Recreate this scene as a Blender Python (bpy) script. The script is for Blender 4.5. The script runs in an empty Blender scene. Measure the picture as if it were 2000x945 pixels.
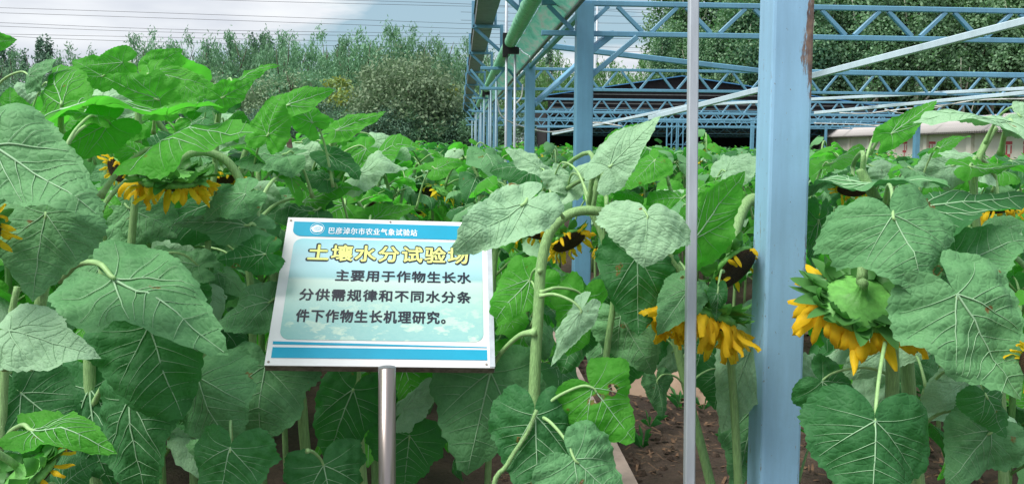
import bpy, math, random
import numpy as np
from mathutils import Vector, Matrix, Euler
R = math.radians
sc = bpy.context.scene
col = sc.collection

# ------------------------------------------------------------------ camera, world, sun, exposure
F, SH = 1650.0, 87.0
TH, PIT, ROL = math.atan((1000-897)/F), math.atan(110/F), R(.5)
EYE = Vector((0, 0, 1.6))
CM = Matrix.Rotation(-TH, 3, 'Z') @ Matrix.Rotation(math.pi/2-PIT, 3, 'X') @ Matrix.Rotation(ROL, 3, 'Z')
cam = bpy.data.objects.new('camera', bpy.data.cameras.new('camera')); col.objects.link(cam)
cam.matrix_world = Matrix.Translation(EYE) @ CM.to_4x4()
cam.data.sensor_width = 36; cam.data.lens = 36*F/2000
cam.data.shift_y = -SH/2000
cam.data.clip_start = .05; cam.data.clip_end = 3000
sc.camera = cam
SUN_EL, SUN_AZ = R(58), R(-118)            # azimuth from +Y towards +X
def nt(tree, typ, **kw):
    n = tree.nodes.new(typ)
    for k, v in kw.items(): setattr(n, k, v)
    return n
w = bpy.data.worlds.new('World'); sc.world = w; w.use_nodes = True
T = w.node_tree; T.nodes.clear()
sky = nt(T, 'ShaderNodeTexSky', sky_type='NISHITA', sun_disc=False, sun_elevation=SUN_EL, sun_rotation=SUN_AZ)
sky.air_density = 1.2; sky.dust_density = 1.5
bg1 = nt(T, 'ShaderNodeBackground'); bg1.inputs['Strength'].default_value = .08
bg2 = nt(T, 'ShaderNodeBackground'); bg2.inputs['Strength'].default_value = 1.0
tint = nt(T, 'ShaderNodeMixRGB', blend_type='MIX'); tint.inputs[0].default_value = .75
tint.inputs[2].default_value = (4.0, 5.9, 7.1, 1)
mx = nt(T, 'ShaderNodeMixShader'); out = nt(T, 'ShaderNodeOutputWorld')
tc = nt(T, 'ShaderNodeTexCoord'); mp = nt(T, 'ShaderNodeMapping')
mp.inputs['Scale'].default_value = (1.0, 1.0, 5.5); mp.inputs['Rotation'].default_value = (R(6), R(-9), R(30))
mp.inputs['Location'].default_value = (1.3, .1, .0)
no = nt(T, 'ShaderNodeTexNoise'); no.inputs['Scale'].default_value = 2.1; no.inputs['Detail'].default_value = 7; no.inputs['Roughness'].default_value = .55; no.inputs['Distortion'].default_value = .25
cr = nt(T, 'ShaderNodeValToRGB'); cr.color_ramp.elements[0].position = .39; cr.color_ramp.elements[1].position = .52
no2 = nt(T, 'ShaderNodeTexNoise'); no2.inputs['Scale'].default_value = 3.3; no2.inputs['Detail'].default_value = 6
mp2 = nt(T, 'ShaderNodeMapping'); mp2.inputs['Scale'].default_value = (1, 1, 4); mp2.inputs['Location'].default_value = (3, 1, 2)
cc = nt(T, 'ShaderNodeValToRGB')
cc.color_ramp.elements[0].position = .35; cc.color_ramp.elements[0].color = (.45, .49, .57, 1)
cc.color_ramp.elements[1].position = .68; cc.color_ramp.elements[1].color = (.79, .81, .82, 1)
L = T.links.new
L(tc.outputs['Generated'], mp.inputs['Vector']); L(mp.outputs[0], no.inputs['Vector']); L(no.outputs['Fac'], cr.inputs[0])
L(tc.outputs['Generated'], mp2.inputs['Vector']); L(mp2.outputs[0], no2.inputs['Vector']); L(no2.outputs['Fac'], cc.inputs[0])
L(sky.outputs[0], tint.inputs[1]); L(tint.outputs[0], bg1.inputs['Color']); L(cc.outputs[0], bg2.inputs['Color'])
L(cr.outputs[0], mx.inputs[0]); L(bg1.outputs[0], mx.inputs[1]); L(bg2.outputs[0], mx.inputs[2]); L(mx.outputs[0], out.inputs[0])
sd = bpy.data.lights.new('sun', 'SUN'); sd.energy = 3.6; sd.angle = R(32); sd.color = (1, .965, .9)
so = bpy.data.objects.new('sun', sd); col.objects.link(so)
sdir = Vector((math.sin(SUN_AZ)*math.cos(SUN_EL), math.cos(SUN_AZ)*math.cos(SUN_EL), math.sin(SUN_EL)))
so.rotation_euler = sdir.to_track_quat('Z', 'Y').to_euler(); so.location = (-20, 20, 30)
sc.view_settings.view_transform = 'Standard'; sc.view_settings.look = 'None'
sc.view_settings.exposure = .42; sc.view_settings.gamma = 1
sc.cycles.max_bounces = 7; sc.cycles.transparent_max_bounces = 8; sc.cycles.diffuse_bounces = 3
sc.cycles.use_denoising = True

def P(px, py, d):
    return EYE + CM @ Vector(((px-1000)/F*d, (472.5-SH-py)/F*d, -d))
def camdir(x, y, z):                       # x right, y up, z towards the viewer
    return CM @ Vector((x, y, z))

# ------------------------------------------------------------------ materials
def newmat(name):
    m = bpy.data.materials.new(name); m.use_nodes = True
    t = m.node_tree; b = t.nodes['Principled BSDF']; o = t.nodes['Material Output']
    return m, t, b, o
def ramp(t, src, stops):
    r = nt(t, 'ShaderNodeValToRGB'); e = r.color_ramp.elements
    while len(e) < len(stops): e.new(.5)
    for el, (p, c) in zip(e, stops): el.position = p; el.color = (*c, 1) if len(c) == 3 else c
    t.links.new(src, r.inputs[0]); return r
def noise(t, scale, detail=4, rough=.6, coord='Object', stretch=None, dist=0):
    c = nt(t, 'ShaderNodeTexCoord'); n = nt(t, 'ShaderNodeTexNoise')
    n.inputs['Scale'].default_value = scale; n.inputs['Detail'].default_value = detail
    n.inputs['Roughness'].default_value = rough; n.inputs['Distortion'].default_value = dist
    if stretch:
        m = nt(t, 'ShaderNodeMapping'); m.inputs['Scale'].default_value = stretch
        t.links.new(c.outputs[coord], m.inputs[0]); t.links.new(m.outputs[0], n.inputs['Vector'])
    else: t.links.new(c.outputs[coord], n.inputs['Vector'])
    return n
def bump(t, b, h, s=.3, d=.01):
    n = nt(t, 'ShaderNodeBump'); n.inputs['Strength'].default_value = s; n.inputs['Distance'].default_value = d
    t.links.new(h, n.inputs['Height']); t.links.new(n.outputs[0], b.inputs['Normal']); return n
def mix(t, f, a, b, blend='MIX'):
    m = nt(t, 'ShaderNodeMixRGB', blend_type=blend)
    for i, v in enumerate((f, a, b)):
        if hasattr(v, 'links') or hasattr(v, 'is_output'): t.links.new(v, m.inputs[i])
        elif isinstance(v, (int, float)): m.inputs[i].default_value = v
        else: m.inputs[i].default_value = (*v, 1)
    return m.outputs[0]
def simple(name, base, rough=.6, metal=0, nscale=12, var=.25, bstr=.15, spec=.4, stretch=None, det=5):
    m, t, b, o = newmat(name)
    n = noise(t, nscale, det, .6, stretch=stretch)
    lo = tuple(c*(1-var) for c in base); hi = tuple(min(1, c*(1+var)) for c in base)
    r = ramp(t, n.outputs['Fac'], [(.3, lo), (.7, hi)])
    t.links.new(r.outputs[0], b.inputs['Base Color'])
    b.inputs['Roughness'].default_value = rough; b.inputs['Metallic'].default_value = metal
    b.inputs['Specular IOR Level'].default_value = spec
    if bstr: bump(t, b, n.outputs['Fac'], bstr)
    return m
def leafmat(name, dark, light, under, trans, tr=.38, rough=.42, spec=.45, net=True, uvs=15):
    m, t, b, o = newmat(name)
    oi = nt(t, 'ShaderNodeObjectInfo')
    r0 = ramp(t, oi.outputs['Random'], [(0, dark), (.55, tuple((a+c)/2 for a, c in zip(dark, light))), (1, light)])
    n = noise(t, 5, 5, .65)
    c = mix(t, n.outputs['Fac'], r0.outputs[0], tuple(x*1.25 for x in light))
    n2 = noise(t, 60, 3, .6)
    c = mix(t, ramp(t, n2.outputs['Fac'], [(.35, (0, 0, 0)), (.75, (.35, .35, .35))]).outputs[0], c, tuple(x*.55 for x in dark))
    uv = nt(t, 'ShaderNodeTexCoord')
    if net:
        v = nt(t, 'ShaderNodeTexVoronoi', feature='DISTANCE_TO_EDGE'); v.inputs['Scale'].default_value = uvs
        t.links.new(uv.outputs['UV'], v.inputs['Vector'])
        rv = ramp(t, v.outputs['Distance'], [(0, (1, 1, 1)), (.07, (0, 0, 0))])
        c = mix(t, mix(t, .12, (0, 0, 0), rv.outputs[0]), c, tuple(min(1, x*1.9+.02) for x in light))
        rb = ramp(t, v.outputs['Distance'], [(0, (0, 0, 0)), (.25, (1, 1, 1))])
        bump(t, b, rb.outputs[0], .30, .004)
        # a few holes and dry spots
        ns = nt(t, 'ShaderNodeTexNoise'); ns.inputs['Scale'].default_value = 3.1; ns.inputs['Detail'].default_value = 3
        mpp = nt(t, 'ShaderNodeVectorMath', operation='ADD'); t.links.new(uv.outputs['UV'], mpp.inputs[0])
        cx = nt(t, 'ShaderNodeCombineXYZ'); mul = nt(t, 'ShaderNodeMath', operation='MULTIPLY'); mul.inputs[1].default_value = 40
        t.links.new(oi.outputs['Random'], mul.inputs[0]); t.links.new(mul.outputs[0], cx.inputs[2]); t.links.new(cx.outputs[0], mpp.inputs[1])
        t.links.new(mpp.outputs[0], ns.inputs['Vector'])
        sp = ramp(t, ns.outputs['Fac'], [(.705, (0, 0, 0)), (.725, (1, 1, 1))]); hole = ramp(t, ns.outputs['Fac'], [(.738, (0, 0, 0)), (.741, (1, 1, 1))])
        c = mix(t, sp.outputs[0], c, (.20, .11, .04))
    ge = nt(t, 'ShaderNodeNewGeometry')
    c = mix(t, ge.outputs['Backfacing'], c, mix(t, .55, c, under))
    t.links.new(c, b.inputs['Base Color'])
    b.inputs['Roughness'].default_value = rough; b.inputs['Specular IOR Level'].default_value = spec
    tl = nt(t, 'ShaderNodeBsdfTranslucent'); tl.inputs['Color'].default_value = (*trans, 1)
    ms = nt(t, 'ShaderNodeMixShader'); ms.inputs[0].default_value = tr
    t.links.new(b.outputs[0], ms.inputs[1]); t.links.new(tl.outputs[0], ms.inputs[2])
    if net:
        tb = nt(t, 'ShaderNodeBsdfTransparent'); mh = nt(t, 'ShaderNodeMixShader'); t.links.new(hole.outputs[0], mh.inputs[0]); t.links.new(ms.outputs[0], mh.inputs[1]); t.links.new(tb.outputs[0], mh.inputs[2]); ms = mh
    t.links.new(ms.outputs[0], o.inputs[0])
    return m
M = {}
M['leaf'] = leafmat('sunflower_leaf', (.022, .105, .038), (.060, .195, .068), (.12, .28, .12), (.06, .42, .04), .36, rough=.55, spec=.16)
M['leaf_pale'] = leafmat('sunflower_leaf_pale', (.25, .45, .27), (.33, .53, .32), (.30, .50, .29), (.14, .48, .12), .22, rough=.65, spec=.2)
M['leaf_cool'] = leafmat('sunflower_leaf_cool', (.078, .240, .092), (.145, .335, .142), (.15, .30, .17), (.06, .32, .07), .22, rough=.6, spec=.18)
M['leaf_fresh'] = leafmat('sunflower_leaf_fresh', (.050, .25, .028), (.100, .36, .045), (.10, .34, .06), (.13, .72, .05), .46, rough=.55, spec=.16)
M['hair'] = simple('stem_hair', (.55, .66, .45), .6, bstr=0)
M['vein'] = simple('leaf_vein', (.30, .50, .29), .5, var=.15, bstr=0)
M['stem'] = simple('stem_green', (.24, .42, .16), .55, nscale=60, var=.3, stretch=(6, 6, .5), bstr=.4)
M['stalk'] = simple('stalk_green', (.30, .50, .20), .5, nscale=60, var=.2, bstr=.2)
M['bract'] = leafmat('bract_green', (.045, .17, .035), (.07, .24, .045), (.10, .25, .08), (.10, .40, .05), .25, net=False, spec=.2)
M['petal'] = leafmat('petal_yellow', (.92, .54, .014), (1.0, .78, .040), (.90, .56, .02), (1.0, .74, .04), .5, rough=.55, spec=.2, net=False)
M['recept'] = simple('receptacle_green', (.14, .40, .08), .5, nscale=5, var=.25, bstr=.3)
def discmat():
    m, t, b, o = newmat('seed_disc_brown')
    c = nt(t, 'ShaderNodeTexCoord'); v = nt(t, 'ShaderNodeTexVoronoi'); v.inputs['Scale'].default_value = 26
    t.links.new(c.outputs['Object'], v.inputs['Vector'])
    r = ramp(t, v.outputs['Distance'], [(.0, (.34, .22, .05)), (.35, (.12, .06, .02)), (.8, (.025, .014, .010))])
    t.links.new(r.outputs[0], b.inputs['Base Color']); b.inputs['Roughness'].default_value = .8
    inv = ramp(t, v.outputs['Distance'], [(0, (1, 1, 1)), (.7, (0, 0, 0))]); bump(t, b, inv.outputs[0], .8, .05)
    return m
M['disc'] = discmat()

def paint(name, base, rust=.5, rough=.42, rscale=7, edge=None):
    m, t, b, o = newmat(name)
    n = noise(t, 2.5, 4, .6); n3 = noise(t, 90, 3, .7)
    ns_ = noise(t, 9, 6, .7, stretch=(2.5, 2.5, .25)); cm_ = mix(t, .5, n.outputs['Fac'], ns_.outputs['Fac']); c = ramp(t, cm_, [(.36, tuple(x*.84 for x in base)), (.64, tuple(min(1, x*1.10) for x in base))]).outputs[0]
    c = mix(t, ramp(t, n3.outputs['Fac'], [(.55, (0, 0, 0)), (.8, (.25, .25, .25))]).outputs[0], c, tuple(x*.7 for x in base))
    nr = noise(t, rscale, 9, .72, stretch=(1.6, 1.6, .35))
    lo = .74-.12*rust
    f = ramp(t, nr.outputs['Fac'], [(lo, (0, 0, 0)), (lo+.035, (1, 1, 1))]).outputs[0]
    if edge is not None:      # rust gathers on the corner of the post: world x position mask and height mask
        g = nt(t, 'ShaderNodeTexCoord'); sx = nt(t, 'ShaderNodeSeparateXYZ'); t.links.new(g.outputs['Object'], sx.inputs[0])
        mr = nt(t, 'ShaderNodeMapRange'); mr.inputs['From Min'].default_value = edge[0]; mr.inputs['From Max'].default_value = edge[1]
        t.links.new(sx.outputs['X'], mr.inputs[0])
        mr2 = nt(t, 'ShaderNodeMapRange'); mr2.inputs['From Min'].default_value = -edge[1]*1.02; mr2.inputs['From Max'].default_value = -edge[1]*.86; mr2.inputs['To Min'].default_value = .8; mr2.inputs['To Max'].default_value = 0
        t.links.new(sx.outputs['X'], mr2.inputs[0])
        mm = nt(t, 'ShaderNodeMath', operation='MAXIMUM'); t.links.new(mr.outputs[0], mm.inputs[0]); t.links.new(mr2.outputs[0], mm.inputs[1])
        nf = noise(t, 34, 8, .75, stretch=(1.4, 1.4, .22))
        # one large scab near the top right corner
        dz = nt(t, 'ShaderNodeMath', operation='SUBTRACT'); t.links.new(sx.outputs['Z'], dz.inputs[0]); dz.inputs[1].default_value = edge[2]
        ab = nt(t, 'ShaderNodeMath', operation='ABSOLUTE'); t.links.new(dz.outputs[0], ab.inputs[0])
        mz = nt(t, 'ShaderNodeMapRange'); mz.inputs['From Min'].default_value = .15; mz.inputs['From Max'].default_value = .03; mz.inputs['To Max'].default_value = .30
        t.links.new(ab.outputs[0], mz.inputs[0])
        mk = nt(t, 'ShaderNodeMath', operation='MULTIPLY'); t.links.new(mz.outputs[0], mk.inputs[0]); t.links.new(mr.outputs[0], mk.inputs[1])
        sm = nt(t, 'ShaderNodeMath', operation='MULTIPLY_ADD'); t.links.new(mm.outputs[0], sm.inputs[0]); sm.inputs[1].default_value = .11; t.links.new(nf.outputs['Fac'], sm.inputs[2])
        s2 = nt(t, 'ShaderNodeMath', operation='ADD'); t.links.new(sm.outputs[0], s2.inputs[0]); t.links.new(mk.outputs[0], s2.inputs[1])
        f2 = ramp(t, s2.outputs[0], [(.685, (0, 0, 0)), (.75, (.95, .95, .95))]).outputs[0]
        f = mix(t, 1.0, f, f2, 'LIGHTEN')
        nd = noise(t, 95, 3, .6, stretch=(1, 1, .6)); f = mix(t, 1.0, f, ramp(t, nd.outputs['Fac'], [(.69, (0, 0, 0)), (.72, (.9, .9, .9))]).outputs[0], 'LIGHTEN')
    rc = noise(t, 40, 4)
    rcol = ramp(t, rc.outputs['Fac'], [(.35, (.10, .05, .035)), (.6, (.26, .15, .09)), (.75, (.38, .27, .19))]).outputs[0]
    c = mix(t, f, c, rcol)
    t.links.new(c, b.inputs['Base Color']); b.inputs['Roughness'].default_value = rough; b.inputs['Specular IOR Level'].default_value = .45
    bump(t, b, f, .25, .002)
    return m
M['paint'] = paint('blue_paint', (.145, .345, .50), .15)  # deeper blue also carries the weaker light on the far columns
M['paint_light'] = paint('pale_blue_paint', (.52, .65, .73), .15)
M['paint_post'] = paint('worn_blue_paint', (.34, .60, .84), .35, edge=(.004, .050, 1.85-1.3))  # faded and rusted; stronger light than on the columns also put into colour
M['pole_blue'] = simple('grey_blue_pole', (.24, .36, .44), .5, .1, nscale=40, var=.12, bstr=.03)
M['galv'] = simple('galvanised_steel', (.46, .50, .55), .5, .3, nscale=40, var=.12, stretch=(1, 1, .15), bstr=.05)
M['gutter'] = simple('grey_steel_sheet', (.17, .18, .18), .55, .35, nscale=9, var=.22, bstr=.05)
M['film'] = simple('green_film', (.24, .60, .38), .38, nscale=26, var=.4, stretch=(1, 4, 1), bstr=.6)
def stripmat():
    m, t, b, o = newmat('green_film_strip')
    n = noise(t, 3.2, 6, .6, stretch=(3, .8, 3), dist=.6)
    r = ramp(t, n.outputs['Fac'], [(.3, (.14, .48, .32)), (.46, (.24, .66, .46)), (.58, (.46, .64, .50)), (.72, (.52, .46, .38))])
    t.links.new(r.outputs[0], b.inputs['Base Color']); b.inputs['Roughness'].default_value = .4
    n2 = noise(t, 30, 4, stretch=(1, .3, 1)); bump(t, b, n2.outputs['Fac'], .4, .01)
    tl = nt(t, 'ShaderNodeBsdfTranslucent'); t.links.new(r.outputs[0], tl.inputs['Color'])
    ms = nt(t, 'ShaderNodeMixShader'); ms.inputs[0].default_value = .6
    t.links.new(b.outputs[0], ms.inputs[1]); t.links.new(tl.outputs[0], ms.inputs[2]); t.links.new(ms.outputs[0], o.inputs[0])
    return m
M['strip'] = stripmat()
M['black'] = simple('black_rubber', (.012, .012, .014), .6, nscale=30)
M['stainless'] = simple('brushed_stainless', (.29, .25, .24), .30, .75, nscale=20, var=.06, stretch=(1, 1, .05), bstr=.02)
M['rustbar'] = simple('rusty_steel', (.17, .12, .10), .7, .2, nscale=50, var=.45, bstr=.4)
M['frame'] = simple('weathered_frame_steel', (.23, .19, .165), .5, .3, nscale=70, var=.5, bstr=.3)
M['cable'] = simple('dark_cable', (.05, .05, .06), .6, bstr=0)
M['wcable'] = simple('white_cable', (.62, .62, .60), .6, bstr=0)
M['concrete'] = simple('pinkish_concrete', (.50, .37, .32), .9, nscale=5, var=.35, bstr=.3)
M['plaster'] = simple('cream_plaster', (.74, .70, .60), .9, nscale=1.2, var=.06, bstr=.1)
M['tile'] = simple('grey_roof_tile', (.15, .13, .135), .8, nscale=9, var=.25)
M['tile_rib'] = simple('pale_tile_rib', (.46, .43, .42), .8, nscale=9, var=.2)
M['redpaint'] = simple('red_paint', (.55, .07, .09), .7, nscale=9, var=.2, bstr=0)
M['darknet'] = simple('dark_shade_net', (.018, .015, .019), .9, nscale=5, var=.4)
M['bluetrim'] = simple('blue_sheet', (.07, .24, .50), .5, nscale=5, var=.2)
M['bark'] = simple('pale_bark', (.58, .58, .48), .9, nscale=8, var=.35, stretch=(1, 1, .3), bstr=.6)
M['barkdark'] = simple('dark_bark', (.10, .085, .065), .9, nscale=8, var=.35)
M['soil'] = None
def soil():
    m, t, b, o = newmat('brown_soil')
    n = noise(t, 3, 9, .7); n2 = noise(t, 40, 5, .7)
    c = ramp(t, n.outputs['Fac'], [(.3, (.060, .036, .026)), (.5, (.13, .082, .058)), (.72, (.26, .175, .125))]).outputs[0]
    c = mix(t, n2.outputs['Fac'], c, (.035, .024, .018))
    t.links.new(c, b.inputs['Base Color']); b.inputs['Roughness'].default_value = .95
    bump(t, b, n2.outputs['Fac'], 1.0, .03); return m
M['soil'] = soil()
M['bund'] = simple('compacted_soil', (.34, .235, .17), .95, nscale=5, var=.22, bstr=.5, det=9)
M['straw'] = simple('dry_straw', (.15, .085, .05), .9, nscale=20, var=.5)
def foliage(name, dark, light, tr=(.1, .3, .05), tf=.3):
    m, t, b, o = newmat(name)
    g = nt(t, 'ShaderNodeNewGeometry')
    n = noise(t, .7, 3, .6)
    c = ramp(t, g.outputs['Random Per Island'], [(0, dark), (1, light)]).outputs[0]
    c = mix(t, n.outputs['Fac'], c, tuple((a+b_)/2*1.2 for a, b_ in zip(dark, light)))
    oi = nt(t, 'ShaderNodeObjectInfo'); hv = nt(t, 'ShaderNodeHueSaturation')
    mr = nt(t, 'ShaderNodeMapRange'); mr.inputs['To Min'].default_value = .8; mr.inputs['To Max'].default_value = 1.25
    t.links.new(oi.outputs['Random'], mr.inputs[0]); t.links.new(mr.outputs[0], hv.inputs['Value']); t.links.new(c, hv.inputs['Color'])
    t.links.new(hv.outputs[0], b.inputs['Base Color']); b.inputs['Roughness'].default_value = .55; b.inputs['Specular IOR Level'].default_value = .35
    tl = nt(t, 'ShaderNodeBsdfTranslucent'); tl.inputs['Color'].default_value = (*tr, 1)
    ms = nt(t, 'ShaderNodeMixShader'); ms.inputs[0].default_value = tf
    t.links.new(b.outputs[0], ms.inputs[1]); t.links.new(tl.outputs[0], ms.inputs[2]); t.links.new(ms.outputs[0], o.inputs[0])
    return m
M['willow'] = foliage('willow_leaves', (.085, .22, .12), (.25, .45, .27), (.16, .33, .14), .35)
M['willow_bright'] = foliage('willow_leaves_bright', (.09, .21, .08), (.20, .38, .15), (.18, .40, .10), .4)
M['bushy'] = foliage('grey_bush_leaves', (.16, .25, .14), (.31, .42, .25), (.15, .26, .12), .3)
M['darkfol'] = foliage('dark_leaves', (.065, .15, .10), (.19, .32, .22), (.05, .13, .07), .25)
M['yellowfol'] = foliage('yellowing_leaves', (.17, .29, .09), (.30, .43, .16), (.4, .4, .05), .35)
M['poplar'] = foliage('poplar_leaves', (.065, .17, .075), (.32, .50, .30), (.10, .30, .06), .35)

# ------------------------------------------------------------------ mesh helpers
def tag(o, label=None, cat=None, group=None, kind=None):
    if label: o['label'] = label
    if cat: o['category'] = cat
    if group: o['group'] = group
    if kind: o['kind'] = kind
    return o
def link(name, me, parent=None, mw=None):
    o = bpy.data.objects.new(name, me); col.objects.link(o)
    if parent is not None: o.parent = parent
    if mw is not None: o.matrix_local = mw
    return o
def empty(name, loc=(0, 0, 0), label=None, cat=None, group=None):
    o = bpy.data.objects.new(name, None); col.objects.link(o); o.location = loc
    o.empty_display_size = .1
    return tag(o, label, cat, group)
class MB:
    def __init__(s): s.v = []; s.f = []; s.m = []; s.uv = None
    def add(s, vs, fs, mi=0):
        b = len(s.v); s.v.extend([tuple(v) for v in vs]); s.f.extend([tuple(i+b for i in f) for f in fs]); s.m.extend([mi]*len(fs)); return s
    def box(s, a, b, mi=0):
        (x0, y0, z0), (x1, y1, z1) = a, b
        s.add([(x0, y0, z0), (x1, y0, z0), (x1, y1, z0), (x0, y1, z0), (x0, y0, z1), (x1, y0, z1), (x1, y1, z1), (x0, y1, z1)],
              [(0, 3, 2, 1), (4, 5, 6, 7), (0, 1, 5, 4), (1, 2, 6, 5), (2, 3, 7, 6), (3, 0, 4, 7)], mi); return s
    def bar(s, p, q, w_, h_=None, mi=0, up=(0, 0, 1), bev=True):
        """rectangular tube from p to q, slightly chamfered"""
        p, q = Vector(p), Vector(q); h_ = h_ or w_; d = (q-p).normalized(); u = Vector(up)
        if abs(d.dot(u)) > .98: u = Vector((0, 1, 0))
        x = d.cross(u).normalized(); y = x.cross(d).normalized(); c = min(w_, h_)*.12
        prof = [(-w_/2+c, -h_/2), (w_/2-c, -h_/2), (w_/2, -h_/2+c), (w_/2, h_/2-c), (w_/2-c, h_/2), (-w_/2+c, h_/2), (-w_/2, h_/2-c), (-w_/2, -h_/2+c)] if bev else [(-w_/2, -h_/2), (w_/2, -h_/2), (w_/2, h_/2), (-w_/2, h_/2)]
        n = len(prof); vs = [p+x*a+y*b for a, b in prof]+[q+x*a+y*b for a, b in prof]
        fs = [(i, (i+1) % n, n+(i+1) % n, n+i) for i in range(n)]+[tuple(range(n))[::-1], tuple(range(n, 2*n))]
        s.add(vs, fs, mi); return s
    def tube(s, pts, rad, sides=8, mi=0, cap=True):
        pts = [Vector(p) for p in pts]; n = len(pts)
        rad = rad if hasattr(rad, '__len__') else [rad]*n
        ref = Vector((0, 0, 1)); vs = []; prev = None
        for i, p in enumerate(pts):
            d = (pts[min(i+1, n-1)]-pts[max(i-1, 0)]).normalized()
            if prev is None:
                a = ref if abs(d.dot(ref)) < .9 else Vector((1, 0, 0)); x = d.cross(a).normalized()
            else: x = (prev-d*prev.dot(d)).normalized()
            prev = x; y = d.cross(x)
            for k in range(sides):
                t_ = 2*math.pi*k/sides; vs.append(p+(x*math.cos(t_)+y*math.sin(t_))*rad[i])
        fs = [(i*sides+k, i*sides+(k+1) % sides, (i+1)*sides+(k+1) % sides, (i+1)*sides+k) for i in range(n-1) for k in range(sides)]
        if cap: fs += [tuple(range(sides))[::-1], tuple(range((n-1)*sides, n*sides))]
        s.add(vs, fs, mi); return s
    def mesh(s, name, mats, smooth=False):
        me = bpy.data.meshes.new(name); me.from_pydata(s.v, [], s.f)
        mats = mats if isinstance(mats, (list, tuple)) else [mats]
        for m in mats: me.materials.append(m)
        me.polygons.foreach_set('material_index', s.m)
        if smooth: me.polygons.foreach_set('use_smooth', [True]*len(s.f))
        if s.uv is not None:
            ul = me.uv_layers.new(name='UVMap'); idx = np.empty(len(me.loops), 'i'); me.loops.foreach_get('vertex_index', idx)
            ul.data.foreach_set('uv', np.asarray(s.uv, 'f')[idx].ravel())
        me.update(); return me
    def build(s, name, mats, parent=None, smooth=False, mw=None):
        return link(name, s.mesh(name, mats, smooth), parent, mw)
def smoothpts(pts, n=6):
    """Catmull-Rom through points"""
    pts = [Vector(p) for p in pts]
    if len(pts) < 3: return pts
    out = []; e = [pts[0]*2-pts[1]]+pts+[pts[-1]*2-pts[-2]]
    for i in range(1, len(e)-2):
        a, b, c, d = e[i-1:i+3]
        for k in range(n):
            t_ = k/n
            out.append(.5*((2*b)+(c-a)*t_+(2*a-5*b+4*c-d)*t_*t_+(3*b-a-3*c+d)*t_**3))
    out.append(pts[-1]); return out

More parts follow.
